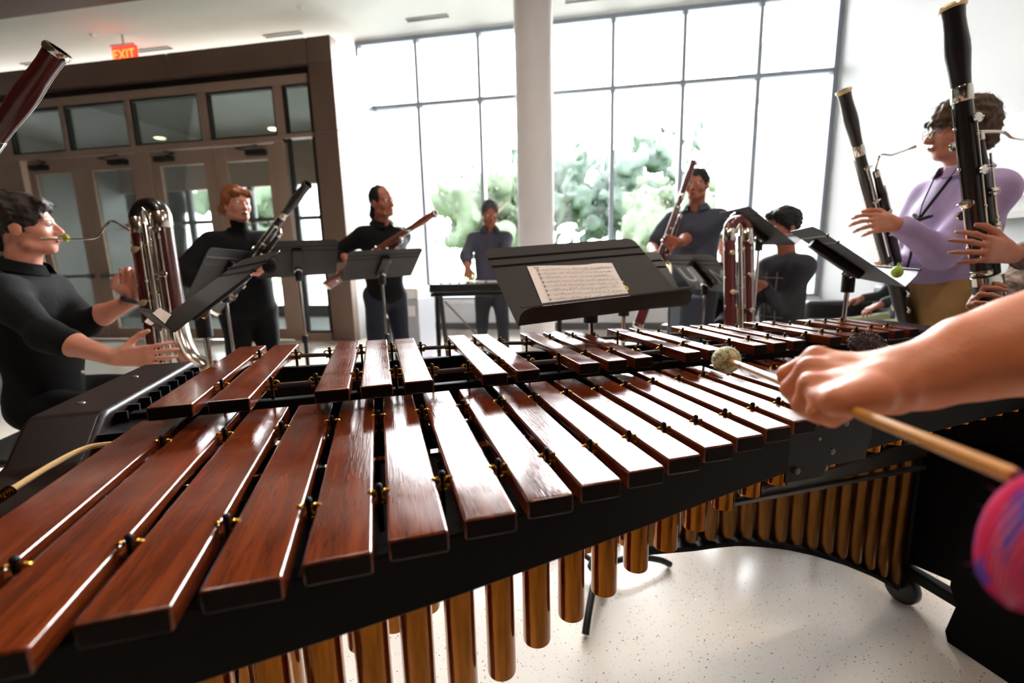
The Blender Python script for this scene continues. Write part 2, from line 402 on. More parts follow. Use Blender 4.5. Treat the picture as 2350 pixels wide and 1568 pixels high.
def surfnet(f, lo, h, name, relax=1):
    f[0], f[-1] = .3, .3; f[:, 0], f[:, -1] = .3, .3; f[:, :, 0], f[:, :, -1] = .3, .3
    S = f < 0; n = f.shape
    c = np.zeros((n[0]-1, n[1]-1, n[2]-1), np.int8)
    offs = [(i, j, k) for i in (0, 1) for j in (0, 1) for k in (0, 1)]
    for (i, j, k) in offs: c += S[i:n[0]-1+i, j:n[1]-1+j, k:n[2]-1+k]
    idx = np.argwhere((c > 0) & (c < 8)); N = len(idx)
    ids = np.full(c.shape, -1, np.int32); ids[tuple(idx.T)] = np.arange(N)
    val = {o: f[idx[:, 0]+o[0], idx[:, 1]+o[1], idx[:, 2]+o[2]] for o in offs}
    acc_ = np.zeros((N, 3)); cnt = np.zeros(N)
    for a in offs:
        for d in range(3):
            if a[d] == 0:
                b = list(a); b[d] = 1; b = tuple(b); va, vb = val[a], val[b]
                m_ = (va < 0) != (vb < 0); t = np.where(m_, va/np.where(m_, va-vb, 1), 0)
                p = np.tile(np.array(a, float), (N, 1)); p[:, d] = t
                acc_ += p*m_[:, None]; cnt += m_
    P = lo+h*(idx+acc_/cnt[:, None])
    Q = []
    for d in range(3):
        e, g = [(1, 2), (2, 0), (0, 1)][d]
        sl0 = [slice(1, -1)]*3; sl0[d] = slice(0, n[d]-1); sl1 = list(sl0); sl1[d] = slice(1, n[d])
        A = S[tuple(sl0)]; B = S[tuple(sl1)]; ch = np.argwhere(A != B)
        if not len(ch): continue
        base = ch.copy()
        for q in range(3):
            if q != d: base[:, q] += 1
        fl = A[tuple(ch.T)]
        def cell(de, dg):
            w = base.copy(); w[:, e] += de; w[:, g] += dg; return ids[tuple(w.T)]
        q4 = np.stack([cell(-1, -1), cell(0, -1), cell(0, 0), cell(-1, 0)], 1)
        q4[~fl] = q4[~fl][:, ::-1]; Q.append(q4)
    Q = np.concatenate(Q); Q = Q[(Q >= 0).all(1)]
    for _ in range(relax):                                   # light smoothing
        s_ = np.zeros_like(P); w_ = np.zeros(N)
        for a in range(4):
            b = (a+1) % 4
            for i, j in ((Q[:, a], Q[:, b]), (Q[:, b], Q[:, a])):
                for dd in range(3): s_[:, dd] += np.bincount(i, P[j, dd], N)
                w_ += np.bincount(i, minlength=N)
        P = P*.45+.55*s_/np.maximum(w_, 1)[:, None]
    me = bpy.data.meshes.new(name)
    me.vertices.add(N); me.vertices.foreach_set('co', P.astype(np.float32).ravel())
    me.loops.add(4*len(Q)); me.loops.foreach_set('vertex_index', Q.astype(np.int32).ravel())
    me.polygons.add(len(Q)); me.polygons.foreach_set('loop_start', np.arange(0, 4*len(Q), 4, dtype=np.int32))
    me.update(calc_edges=True); me.validate(); return me
def nv(v): v = np.array(v, float); return v/max(np.linalg.norm(v), 1e-9)
def Vn(v): return np.array([v[0], v[1], v[2]], float)
def rodr(ax, a):
    ax = nv(ax); K = np.array([[0, -ax[2], ax[1]], [ax[2], 0, -ax[0]], [-ax[1], ax[0], 0]]); return np.eye(3)+math.sin(a)*K+(1-math.cos(a))*K@K
def ik(sh, hand, l1, l2, hint):
    sh, hand = np.array(sh, float), np.array(hand, float); d = hand-sh; D = np.linalg.norm(d)
    if D > (l1+l2)*.995: l1, l2 = l1*D/((l1+l2)*.99), l2*D/((l1+l2)*.99)
    a = (l1*l1-l2*l2+D*D)/(2*D); hgt = math.sqrt(max(l1*l1-a*a, 0)); dn = d/D
    o = np.array(hint, float); o = nv(o-dn*(o@dn)); return sh+dn*a+o*hgt
def hand_shape(S, wrist, d, nrm, curl, s=1., side=1, thumb=.6, spread=.10, r=.0082):
    """palm from the wrist along d, palm faces nrm; thumb on the side*(d x nrm) edge; curl: knuckle bends in degrees for four fingers"""
    d = nv(d); nrm = nv(np.array(nrm)-d*(np.array(nrm)@d)); sd = nv(np.cross(d, nrm))*side
    w = np.array(wrist, float)
    for q in (-1, -.33, .33, 1):
        S.rc(w+sd*q*.016*s+d*.005*s, w+d*.082*s+sd*q*.030*s, .015*s, .0125*s, .014*s)
    L = [(.040, .025, .021), (.045, .029, .022), (.042, .027, .022), (.033, .020, .019)]; base = [.030, .0105, -.0095, -.029]; off = [.084, .088, .084, .076]
    for i in range(4):
        p = w+d*off[i]*s+sd*base[i]*s; c = curl[i]; dd = nv(d+sd*spread*(1.2-.8*i))
        pts = [p]; ang = 0
        for j, l in enumerate(L[i]):
            ang += rad(c[j] if isinstance(c, (tuple, list)) else c*(.7, 1, .7)[j])
            R = rodr(np.cross(dd, nrm), ang); pts.append(pts[-1]+R@dd*l*s)
        rr = [r*1.12*s, r*1.02*s, r*.92*s, r*.80*s]
        if i == 3: rr = [x*.88 for x in rr]
        S.chain(pts, rr, .006*s)
    b = w+d*.020*s+sd*.024*s
    t1 = b+(d*.55+sd*.75+nrm*.35)*.045*s; t2 = t1+nv(d*.85+sd*(.5-thumb)+nrm*(.2+thumb*.6))*.034*s; t3 = t2+nv(d*.9+sd*(.2-thumb*1.1)+nrm*(.2+thumb*.5))*.026*s
    S.rc(b, t1, .016*s, .012*s, .014*s); S.chain([t1, t2, t3], [.0115*s, .0105*s, .0085*s], .006*s)

def person(spec):
    g = spec.get; s = g('H', 1.75)/1.75; fx = math.radians(spec['face']); pos = Vector((spec['pos'][0], spec['pos'][1], 0))
    fwd = np.array([math.cos(fx), math.sin(fx), 0]); rgt = np.array([math.sin(fx), -math.cos(fx), 0]); up = np.array([0, 0, 1.])
    root = thing('person', spec['label'], 'person', pos, 0)
    seat = g('seat'); hipz = (seat+.10 if seat else .93*s)
    lean = g('lean', 0.)                                      # forward lean of the torso, radians; bend at the hip
    tw = g('side', 0.)
    Rl = rodr(rgt, -lean) @ rodr(fwd, tw)
    def T(x, y, z):                                           # torso frame: x right, y forward, z above the hip joint
        return Rl @ (rgt*x*s+fwd*y*s+up*z*s)+up*hipz
    shL, shR = T(-.172, -.005, .462), T(.172, -.005, .462); neck0 = T(0, -.01, .545); neck1 = T(0, .015, .64)
    fat = g('fat', 1.0)
    # head frame
    hy, hp, hr = [math.radians(a) for a in g('head', (0, 0, 0))]
    Rh = rodr(up, hy) @ np.stack([rgt, fwd, up], 1); Rh = rodr(Rh[:, 0], -hp) @ Rh; Rh = rodr(Rh[:, 1], hr) @ Rh
    hb = neck1+up*.0
    hs = s*g('hscale', 1.)
    def Hd(x, y, z): return hb+Rh @ np.array([x, y, z])*hs   # z = 0 at the skull base, chin about -.02, crown about .205
    arms = {}
    la, lf = .295*s, .262*s
    for nm, sh, sg in (('L', shL, -1), ('R', shR, 1)):
        a = g('arm'+nm)
        hw = Vn(Vector(a['wrist'])-pos) if 'wrist' in a else sh+rgt*sg*.06-up*.52*s
        el = ik(sh, hw, la, lf, Rl @ (rgt*sg*a.get('hint', (.6, -.4, -.6))[0]+fwd*a.get('hint', (.6, -.4, -.6))[1]+up*a.get('hint', (.6, -.4, -.6))[2]))
        arms[nm] = (sh, el, hw, a)
    # ---- skin: head, neck, chest core, arms and hands in one surface
    S = Soft(g('res', .0055), .02)
    S.el(Hd(0, -.005, .112), np.array([.074, .094, .086])*hs, Rh)
    S.el(Hd(0, .030, .055), np.array([.058, .062, .068])*hs, Rh, .03)
    S.el(Hd(0, .062, .003), np.array([.030, .026, .024])*hs, Rh, .03)
    for q in (-1, 1):
        S.el(Hd(q*.042, .052, .058), np.array([.022, .026, .024])*hs, Rh, .02)
        S.rc(Hd(q*.055, .015, .01), Hd(q*.018, .068, -.008), .016*hs, .014*hs, .02)
        S.el(Hd(q*.031, .101, .092), np.array([.016, .016, .011])*hs, Rh, .012, True)
        S.rc(Hd(q*.012, .088, .110), Hd(q*.048, .074, .108), .008*hs, .006*hs, .012)
        S.el(Hd(q*.076, -.006, .075), np.array([.009, .022, .030])*hs, Rh, .008)
        S.el(Hd(q*.010, .098, .054), np.array([.010, .011, .008])*hs, Rh, .008)
    S.rc(Hd(0, .090, .096), Hd(0, .112, .060), .008*hs, .0115*hs, .010)
    S.el(Hd(0, .088, .030), np.array([.024, .014, .007])*hs, Rh, .008); S.el(Hd(0, .086, .020), np.array([.021, .014, .008])*hs, Rh, .006)
    S.rc(neck0, Hd(0, -.01, .03), .056*s*min(fat, 1.15), .053*s*min(fat, 1.15), .03)
    S.rc(T(-.10, -.005, .455), T(.10, -.005, .455), .045*s, .045*s, .03); S.el(T(0, 0, .33), np.array([.10, .065, .12])*s, None, .03)
    for nm, (sh, el, hw, a) in arms.items():
        q_ = .72 if g('sleeve', 1.0) >= .9 else 1; S.rc(sh, el, .043*s*q_, .040*s*q_, .02); S.rc(el, el+(hw-el)*.35, .041*s*q_, .042*s*q_, .02); S.rc(el+(hw-el)*.35, hw, .042*s*q_, .0265*s, .02)
        if a.get('hand', True):
            d = nv(a.get('d', (hw-el))); n_ = a.get('n', -up)
            hand_shape(S, hw+d*.01, d, n_, a.get('curl', [35, 38, 40, 42]), s*.98, a.get('side', -1 if nm == 'L' else 1), a.get('thumb', .6), a.get('spread', .08))
    body = link('body', S.mesh('body', relax=2), g('skin', 'skin'), root)
    # eyes, lips
    for q in (-1, 1):
        e = MB().ball((0, 0, 0), .0125*hs); eo = e.build('eye', 'eye', body); c = Hd(q*.031, .0815, .092); eo.matrix_local = Matrix.Translation(c)
        io = MB().ball((0, 0, 0), .0062*hs).build('iris', 'iris', eo); io.location = Rh @ np.array([0, .0085, -.001])*hs
    S = Soft(.003, .006); S.rc(Hd(-.019, .0955, .0265), Hd(0, .1025, .0285), .0035*hs, .0055*hs); S.rc(Hd(.019, .0955, .0265), Hd(0, .1025, .0285), .0035*hs, .0055*hs)
    S.rc(Hd(-.016, .095, .021), Hd(.016, .095, .021), .0045*hs, .0045*hs); link('lips', S.mesh('lips'), 'lips', root).parent = body
    # ---- hair
    hair = g('hair', 'short'); S = Soft(.0055, .012); hv = g('hairv', 1.)
    S.el(Hd(0, -.014, .122), np.array([.083, .100, .090])*hs*hv, Rh)
    if hair == 'receding':
        S.el(Hd(0, .085, .150), np.array([.075, .085, .075])*hs, Rh, .02, True)
        S.chain([Hd(0, -.10, .06), Hd(0, -.115, -.01), Hd(0, -.10, -.09)], [.03*hs, .026*hs, .012*hs], .02)
    elif hair == 'bob':
        for q in (-1, 1): S.rc(Hd(q*.070, .0, .13), Hd(q*.066, -.012, .055), .024*hs, .022*hs, .02)
        S.rc(Hd(-.05, -.06, .05), Hd(.05, -.06, .05), .045*hs, .045*hs, .02)
        S.rc(Hd(-.05, .065, .155), Hd(.045, .070, .160), .026*hs, .024*hs, .02)
    elif hair == 'mop':
        S.el(Hd(0, -.018, .126), np.array([.089, .105, .088])*hs, Rh, .02)
        for q, (xx, yy, zz) in enumerate(((-.058, .075, .112), (-.034, .100, .118), (-.008, .108, .112), (.022, .106, .122), (.050, .088, .114))): S.rc(Hd(xx*.9, .045, .178), Hd(xx, yy, zz), .026*hs, .009*hs, .012)
        for q in (-1, 1): S.rc(Hd(q*.078, -.02, .12), Hd(q*.078, -.02, .075), .022*hs, .014*hs, .02)
        S.rc(Hd(0, -.085, .09), Hd(0, -.085, .01), .045*hs, .03*hs, .02)
    elif hair == 'full':
        S.el(Hd(0, -.01, .135), np.array([.088, .104, .088])*hs, Rh, .02)
        S.rc(Hd(-.045, .07, .172), Hd(.045, .07, .172), .026*hs, .026*hs, .02)
        for q in (-1, 1): S.rc(Hd(q*.072, .012, .12), Hd(q*.073, .010, .070), .014*hs, .008*hs, .012)
        S.rc(Hd(0, -.075, .09), Hd(0, -.078, .02), .04*hs, .025*hs, .02)
    else:
        for q in (-1, 1): S.rc(Hd(q*.072, .005, .12), Hd(q*.072, .002, .080), .012*hs, .007*hs, .012)
        S.rc(Hd(0, -.072, .09), Hd(0, -.078, .025), .038*hs, .025*hs, .02)
    fz = {'mop': .0, 'bob': .0}.get(hair, 0)
    S.el(Hd(0, .088, .062+fz), np.array([.068, .062, .078])*hs, Rh, .012, True) if hair != 'mop' else S.el(Hd(0, .082, .040), np.array([.064, .060, .070])*hs, Rh, .008, True)
    if hair not in ('mop', 'bob'): S.el(Hd(0, .12, .115), np.array([.056, .055, .034])*hs, Rh, .012, True)
    hm = S.mesh('hair', ripple=.0026 if hair != 'mop' else .0045, rfreq=190 if hair != 'mop' else 150, seed=3, relax=1)
    rg = random.Random(g('seed', 1)); st = MB(); cen = Vector(Hd(0, -.01, .10)); dn = -Vector(Rh[:, 2]); fw_ = Vector(Rh[:, 1]); nvt = len(hm.vertices)
    for q in range(500 if hair == 'mop' else 260):            # loose strands over the surface
        vtx = hm.vertices[rg.randrange(nvt)].co; n_ = (vtx-cen).normalized()
        t_ = (dn*.6+fw_*rg.uniform(-.2, .9)+Vector((rg.gauss(0, .35), rg.gauss(0, .35), rg.gauss(0, .25)))); t_ = (t_-n_*t_.dot(n_)).normalized()
        l = rg.uniform(.015, .05 if hair == 'mop' else .03)*hs; sd_ = n_.cross(t_)*.0009
        a_ = vtx-n_*.001; b_ = a_+t_*l*.5+n_*.005; c_ = a_+t_*l+n_*rg.uniform(-.002, .008)
        st.add([a_-sd_, a_+sd_, b_+sd_, b_-sd_, c_], [(0, 1, 2, 3), (3, 2, 4)])
    bm = bmesh.new(); bm.from_mesh(hm); sm = bpy.data.meshes.new('strands'); sm.from_pydata(st.v, [], st.f); bm.from_mesh(sm); bm.to_mesh(hm); bm.free(); bpy.data.meshes.remove(sm)
    link('hair', hm, g('hairm', 'hair_brown'), root).parent = body
    # ---- top
    S = Soft(.009, .04)
    S.el(T(0, .005, .34), np.array([.165*fat, .118*fat, .20])*s, np.stack([Rl@rgt, Rl@fwd, Rl@up], 1)); S.el(T(0, .012*fat, .14), np.array([.155*fat, .118*fat*fat, .19])*s, np.stack([Rl@rgt, Rl@fwd, Rl@up], 1), .08)
    if not g('tuck'): S.el(T(0, .005, .01), np.array([.165*fat, .122*fat, .10])*s, np.stack([Rl@rgt, Rl@fwd, Rl@up], 1), .06)
    S.rc(T(-.12, -.005, .455), T(.12, -.005, .455), .068*s, .068*s, .05)
    for q in (-1, 1): S.rc(T(q*.035, -.012, .505), T(q*.15, -.005, .470), .050*s, .058*s, .04)
    sl = g('sleeve', 1.0); thick = g('sleeve_r', 1.)
    for nm, (sh, el, hw, a) in arms.items():
        if sl >= .5:
            S.rc(sh, el, .064*s*thick, .054*s*thick, .05); S.rc(el, el+(hw-el)*((sl-.5)*2*.96), .054*s*thick, (.054-.014*(sl-.5)*2)*s*thick, .03)
        else: S.rc(sh, sh+(el-sh)*sl*2, .064*s*thick, .064*s*thick, .05)
    if g('turtle'): S.rc(T(0, -.01, .54), neck1-up*.012, .064*s, .060*s, .03)
    top = link('shirt', S.mesh('shirt', ripple=.0035, rfreq=26, seed=g('seed', 1), relax=1), g('top', 'black_cloth'), root)
    if g('collar'):
        ax = nv(neck1-neck0); m4 = along(neck0+ax*.014*s, neck1, Rh[:, 1])
        c = MB(); seg = 28; vs_ = []; fs_ = []
        for i in range(seg+1):
            w = rad(30)+2*PI*i/seg*(300/360)
            for (r_, z_) in ((.066, -.022), (.067, .034), (.074, .033), (.102, -.006), (.098, -.012)):
                vs_.append((r_*s*math.cos(w), r_*s*math.sin(w), z_*s*(1.0-.45*math.cos(w) if r_ > .09 else 1)))
        for i in range(seg):
            for j in range(4): fs_.append((i*5+j, i*5+j+1, (i+1)*5+j+1, (i+1)*5+j))
        c.add(vs_, fs_, m4); c.build('collar', g('top', 'black_cloth'), root).parent = top
    for z in g('buttons', ()):
        p0 = T(0, .128*fat+(.0 if z > .2 else .006), z); b = MB().ball((0, 0, 0), (.007, .007, .007), 8, 6).build('button', 'white_plastic', top); b.location = p0
    # ---- trousers and shoes
    S = Soft(.011, .04)
    hl, hr_ = [rgt*q*.088*s+up*(hipz-.01) for q in (-1, 1)]
    S.el(up*(hipz+.0), np.array([.160*fat, .118*fat, .11])*s, np.stack([rgt, fwd, up], 1)); 
    if g('tuck'): S.rc(up*(hipz+.05)-rgt*.03, up*(hipz+.05)+rgt*.03, .132*s*fat, .132*s*fat, .04); S.el(up*(hipz+.08), np.array([.168*fat, .134*fat, .07])*s, np.stack([rgt, fwd, up], 1))
    shoes = []
    for q, h0 in ((-1, hl), (1, hr_)):
        if seat:
            sp_ = g('knee', .10); kn = h0+fwd*.43*s+rgt*q*sp_*s; kn[2] = seat+.06; ft = kn+fwd*g('foot', .05); ft[2] = .09
        else:
            st = g('step', (0, 0))[0 if q < 0 else 1]
            kn = h0+rgt*q*.02*s+fwd*(st*.5+.03); kn[2] = .50*s; ft = h0+rgt*q*.03*s+fwd*(st-.02); ft[2] = .09*s
        S.rc(h0, kn, .092*s*min(fat, 1.2), .066*s, .05); S.rc(kn, ft, .064*s, .052*s, .03); S.el(ft, np.array([.05, .055, .03])*s, None, .02)
        shoes.append((ft, q))
    link('trousers', S.mesh('trousers', ripple=.0035, rfreq=22, seed=g('seed', 1)+5), g('legs', 'black_cloth'), root)
    for ft, q in shoes:
        S = Soft(.008, .03); b = ft.copy(); b[2] = .046; S.el(b-fwd*.03, (.040, .045, .046), np.stack([rgt, fwd, up], 1)); S.el(b+fwd*.09-up*.008, (.044, .10, .036), np.stack([rgt, fwd, up], 1))
        link('shoe', S.mesh('shoe'), 'black_plastic', root)
    info = dict(root=root, T=lambda *a: Vector(T(*a))+pos, H=lambda *a: Vector(Hd(*a))+pos, arms=arms, body=body, top=top, Rh=Rh, pos=pos, fwd=Vector(fwd), rgt=Vector(rgt))
    return info

# ================================================================ the room
XL, XR, YB, YW, ZC = -10.6, 3.2, -5.2, 7.6, 4.53
struct('floor', MB().box((XL, YB, -.12), (XR, YW+.16, 0)), 'floor', smooth=False)
struct('ceiling', MB().box((XL, 5.84, ZC), (XR, YW+.16, ZC+.15)), 'ceil', smooth=False)
struct('ceiling_soffit', MB().box((XL, YB, ZC-.02), (XR, 5.84, ZC+.15)), 'soffit', smooth=False)
struct('wall_right', MB().box((XR, YB, 0), (XR+.16, YW+.16, ZC)), mat('wall_right_paint', rgb(206, 208, 211), .7, noise=.03, nscale=3), smooth=False)
struct('wall_left', MB().box((XL-.16, YB, 0), (XL, 9.6, ZC)), 'wall', smooth=False)
struct('wall_back', MB().box((XL, YB-.16, 0), (XR, YB, ZC)), mat('wall_back_paint', rgb(44, 38, 34), .8), smooth=False)
struct('wall_front', MB().box((-3.49, YW, 0), (XR, YW+.16, .44)), 'sill', smooth=False)
struct('trim_1', MB().box((-3.49, YW-.07, .44), (XR, YW+.16, .50)), 'wall', smooth=False, bevel=.006)   # window sill
struct('baseboard_front', MB().box((-3.49, YW-.018, 0), (XR, YW+.01, .11)), 'base', smooth=False)
struct('baseboard_right', MB().box((XR-.018, YB, 0), (XR+.01, YW, .11)), 'base', smooth=False)

# window wall: seven bays, each two panes
mx = [-3.71, -2.745, -1.76, -.77, .225, 1.205, 2.195, 3.165]
for i in range(7):
    r = sroot('window_%d' % (i+1), (0, YW+.05, 0))
    a, b = mx[i], mx[i+1]; w = .030
    f = MB()
    f.box((a-w, -.05, .5), (a+w, .10, ZC))
    if i == 6: f.box((b-w, -.05, .5), (b+w, .10, ZC))
    f.build('mullion', 'mull', r, smooth=False)
    MB().box((a+w, -.05, 3.525), (b-w, .10, 3.585)).build('transom_bar', 'mull', r, smooth=False)
    MB().box((a+w, -.05, ZC-.06), (b-w, .10, ZC)).box((a+w, -.05, .5), (b-w, .10, .54)).build('frame_rail', 'mull', r, smooth=False)
    MB().box((a+w, .02, .54), (b-w, .03, 3.525)).build('lower_pane', 'glass', r, smooth=False)
    MB().box((a+w, .02, 3.585), (b-w, .03, ZC-.06)).build('upper_pane', 'glass', r, smooth=False)

# round column
struct('column', MB().lathe([(.205, 0), (.205, ZC)], 48, Matrix.Translation((-.675, 5.55, 0))), 'column')

# ---------------- entrance vestibule of dark bronze
YE = 6.47
ent = sroot('wall_entrance', (0, YE, 0))
fas = MB()
for a, b in ((-10.6, -8.53), (-8.52, -6.02), (-6.0, -3.85), (-3.835, -3.49)):
    fas.box((a, -.06, 3.82), (b, .10, 4.13))
fas.build('fascia_panel', 'bronze', ent, smooth=False, bevel=.004)
MB().box((-3.84, -.06, 0), (-3.49, .10, 2.94)).box((-3.84, -.06, 2.955), (-3.49, .10, 3.81)).build('corner_pier', 'bronze', ent, smooth=False, bevel=.004)
MB().box((-3.535, .10, 0), (-3.49, 1.35, 4.13)).build('side_panel_lit', mat('side_panel_lit', rgb(170, 170, 172), .45, .1), ent, smooth=False)  # pale grey puts the window light on this flank into the colour
MB().box((-10.6, .10, 4.02), (-3.535, 1.35, 4.12)).build('roof_slab', 'bronze', ent, smooth=False)
MB().box((-10.6, .06, 3.69), (-3.84, .12, 3.83)).box((-3.90, .03, 0), (-3.83, .1, 3.8)).build('shadow_gap', 'darkgap', ent, smooth=False)
fr = MB()
fr.box((-10.6, -.02, 3.60), (-3.90, .12, 3.71))
for a, b in ((-10.6, -9.16), (-9.16, -9.10), (-8.08, -8.01), (-6.90, -6.82), (-5.66, -5.53), (-4.45, -4.32)):
    fr.box((a, .0, 2.945), (b, .12, 3.60))
fr.box((-4.52, .0, 0), (-4.37, .12, 2.945))
fr.box((-10.6, .0, 0), (-9.0, .12, 2.945))
fr.box((-6.87, -.01, 0), (-6.62, .12, 2.86))
fr.box((-4.37, .0, 2.90), (-3.90, .12, 2.96)); fr.box((-4.37, .0, 0), (-3.90, .12, .12))
fr.build('storefront_frame', 'bronze2', ent, smooth=False, bevel=.004)
MB().box((-10.6, -.025, 2.86), (-4.37, .12, 2.945)).build('header', 'bronze2', ent, smooth=False, bevel=.004)
for k, (a, b) in enumerate(((-9.10, -8.08), (-8.01, -6.90), (-6.82, -5.66), (-5.53, -4.45), (-4.32, -3.90))):
    r = sroot('window_%d' % (8+k), (0, YE, 0))
    MB().box((a, .05, 2.96), (b, .06, 3.60)).build('transom_pane', 'glass_dark', r, smooth=False)
    f = MB(); w = .03
    f.box((a, .02, 2.945), (b, .09, 2.975)); f.box((a, .02, 3.57), (b, .09, 3.60))
    f.box((a, .02, 2.975), (a+w, .09, 3.57)); f.box((b-w, .02, 2.975), (b, .09, 3.57))
    f.build('transom_frame', 'darkgap', r, smooth=False)
    if k == 4:
        MB().box((a, .05, .12), (b, .06, 2.90)).build('sidelight_pane', 'glass_dark', r, smooth=False)
        g = MB(); g.box((a, .02, .12), (a+.03, .09, 2.9)); g.box((b-.03, .02, .12), (b, .09, 2.9)); g.box((a+.03, .02, .12), (b-.03, .09, .15)); g.build('sidelight_frame', 'darkgap', r, smooth=False)
for k, (a, b, g0, g1) in enumerate(((-8.90, -7.91, -8.76, -8.08), (-7.90, -6.88, -7.69, -6.97), (-6.61, -5.51, -6.46, -5.71), (-5.50, -4.53, -5.33, -4.66))):
    r = sroot('door_%d' % (k+1), (0, YE, 0))
    f = MB()
    f.box((a, .02, .01), (g0, .075, 2.85)); f.box((g1, .02, .01), (b, .075, 2.85))
    f.box((g0, .02, 2.64), (g1, .075, 2.85)); f.box((g0, .02, .01), (g1, .075, .18))
    f.build('door_leaf', 'bronze2', r, smooth=False, bevel=.004)
    MB().box((g0, .04, .18), (g1, .05, 2.64)).build('door_pane', 'glass_dark', r, smooth=False)
    p = MB(); p.tube([(g0-.05, -.045, 1.035), (g1+.05, -.045, 1.035)], .022, 8)
    p.box((g0-.10, -.06, 1.0), (g0-.04, .03, 1.07)); p.box((g1+.04, -.06, 1.0), (g1+.10, .03, 1.07))
    p.build('push_bar', 'steel_dull', r, smooth=False)
    hx = a+.12 if k % 2 == 0 else b-.42
    hb = MB().box((hx, -.06, 2.70), (hx+.30, .02, 2.77)); hb.tube([(hx+.15, -.07, 2.74), (hx+.42 if k % 2 == 0 else hx-.12, -.10, 2.79), (hx+.2, -.04, 2.83)], .012, 6)
    hb.build('door_closer', 'darkgap', r, smooth=False)
# vestibule interior and the outer doors
vs = sroot('wall_vestibule', (0, 0, 0))
MB().box((-10.6, 6.6, 3.62), (-3.54, 9.7, 3.72)).build('vestibule_ceiling', mat('vest_ceiling', rgb(176, 180, 176), .85), vs, smooth=False)
MB().box((-10.6, 6.6, -.12), (-3.54, 9.7, 0.002)).build('vestibule_mat', mat('mat_gray', rgb(120, 122, 120), .95, noise=.2, nscale=40), vs, smooth=False)
MB().box((-3.60, 7.9, 0), (-3.54, 9.7, 3.62)).build('vestibule_side', 'facade2', vs, smooth=False)
MB().box((-10.6, 9.5, 2.78), (-3.6, 9.7, 3.62)).build('vestibule_lintel', mat('vest_lintel', rgb(168, 150, 140), .8), vs, smooth=False)
ov = MB()
for a in (-10.0, -8.9, -7.8, -7.35, -6.3, -5.25, -4.8, -3.68): ov.box((a-.06, 9.52, 0), (a+.06, 9.62, 2.78))
ov.box((-10.6, 9.52, 2.05), (-3.6, 9.62, 2.13)); ov.box((-10.6, 9.52, 0), (-3.6, 9.62, .22)); ov.box((-10.6, 9.52, .98), (-3.6, 9.60, 1.05))
ov.build('outer_frame', mat('outer_frame', rgb(92, 92, 94), .5, .3), vs, smooth=False)
MB().box((-10.6, 9.57, .22), (-3.6, 9.58, 2.78)).build('outer_pane', 'glass', vs, smooth=False)
for px, lb in ((-8.3, 'left oval ceiling lamp glowing yellow inside the entrance vestibule'), (-5.85, 'right oval ceiling lamp glowing yellow inside the entrance vestibule')):
    t = thing('ceiling_lamp', lb, 'ceiling lamp', (px, 8.42, 3.62), 0, 'vestibule lamps')
    MB().lathe([(.10, 0), (.115, -.02), (.095, -.03)], 24).build('lamp_trim', 'white_plastic', t)
    MB().lathe([(.09, -.026), (.085, -.04), (.03, -.05)], 24).build('lamp_lens', emit('lamp_glow', (1, .86, .42, 1), 3.0), t)

# ---------------- ceiling slots, sprinklers, exit sign, wall poster
vl = ['dark slot vent in the ceiling nearest the left edge, behind the red bassoon bell', 'dark slot vent in the ceiling just right of the red exit sign', 'dark slot vent in the ceiling above the right part of the entrance', 'dark slot vent in the ceiling left of the white column', 'dark slot vent in the ceiling right of the white column']
for k, x in enumerate((-9.14, -6.89, -4.63, -2.37, -.12)):
    t = thing('ceiling_vent', vl[k], 'vent', (x, 7.13, ZC), 0, 'slot vents along the window')
    MB().box((-.31, -.045, -.012), (.31, -.03, 0)).box((-.31, .03, -.012), (.31, .045, 0)).build('vent_frame', 'steel_dull', t, smooth=False)
    MB().box((-.31, -.03, -.006), (.31, .03, 0)).build('vent_slot', 'vent', t, smooth=False)
for (px, py), lb in (((212, 80), 'small round sprinkler head on the ceiling above the exit sign'), ((688, 16), 'small round sprinkler head on the ceiling near the top centre')):
    p = atz(px, py, ZC)
    tag(MB().lathe([(.045, 0), (.04, -.012), (.015, -.015), (.012, -.04), (.03, -.045)], 16, Matrix.Translation(p)).build('sprinkler_head', 'ceil'), lb, 'sprinkler')
def text_obj(name, body, size, mtx, material, parent=None, ext=.001):
    cu = bpy.data.curves.new(name, 'FONT'); cu.body = body; cu.size = size; cu.extrude = ext; cu.align_x = 'CENTER'; cu.align_y = 'CENTER'
    o = bpy.data.objects.new(name, cu); COL.objects.link(o)
    dg = bpy.context.evaluated_depsgraph_get(); me = bpy.data.meshes.new_from_object(o.evaluated_get(dg))
    bpy.data.objects.remove(o)
    me.name = name; n = link(name, me, material, parent, smooth=False)
    n.matrix_local = mtx; return n
t = thing('exit_sign', 'red illuminated EXIT sign hanging over the entrance roof', 'exit sign', (-6.9, 6.62, 4.27))
MB().box((-.20, -.02, -.13), (.20, .03, .11)).build('sign_case', emit('exit_red', (1, .035, .02, 1), .85), t, smooth=False)
MB().box((-.21, -.025, .11), (.21, .035, .135)).box((-.02, 0, .135), (.02, .02, .26)).build('sign_mount', 'white_plastic', t, smooth=False)
text_obj('sign_letters', 'EXIT', .19, frame((1, 0, 0), (0, 0, 1), (0, -1, 0), (0, -.022, -.012)), emit('exit_letters', (1, .22, .03, 1), .9), t)
t = thing('wall_poster', 'pale blue and white framed poster on the right wall', 'poster', (XR, 4.12, 1.86))
MB().box((-.03, -.66, -.31), (0, .66, .31)).build('poster_frame', 'white_plastic', t, smooth=False, bevel=.004)
MB().box((-.034, -.62, -.27), (-.028, .62, .27)).build('poster_print', mat('poster_print', rgb(232, 236, 242), .5, noise=.35, nscale=5), t, smooth=False)
tag(MB().box((XR-.10, 3.3, 1.38), (XR, 4.7, 1.44)).build('wall_ledge', mat('ledge_gray', rgb(190, 190, 186), .6), None, smooth=False, bevel=.004), 'pale grey ledge on the right wall under the poster', 'ledge')

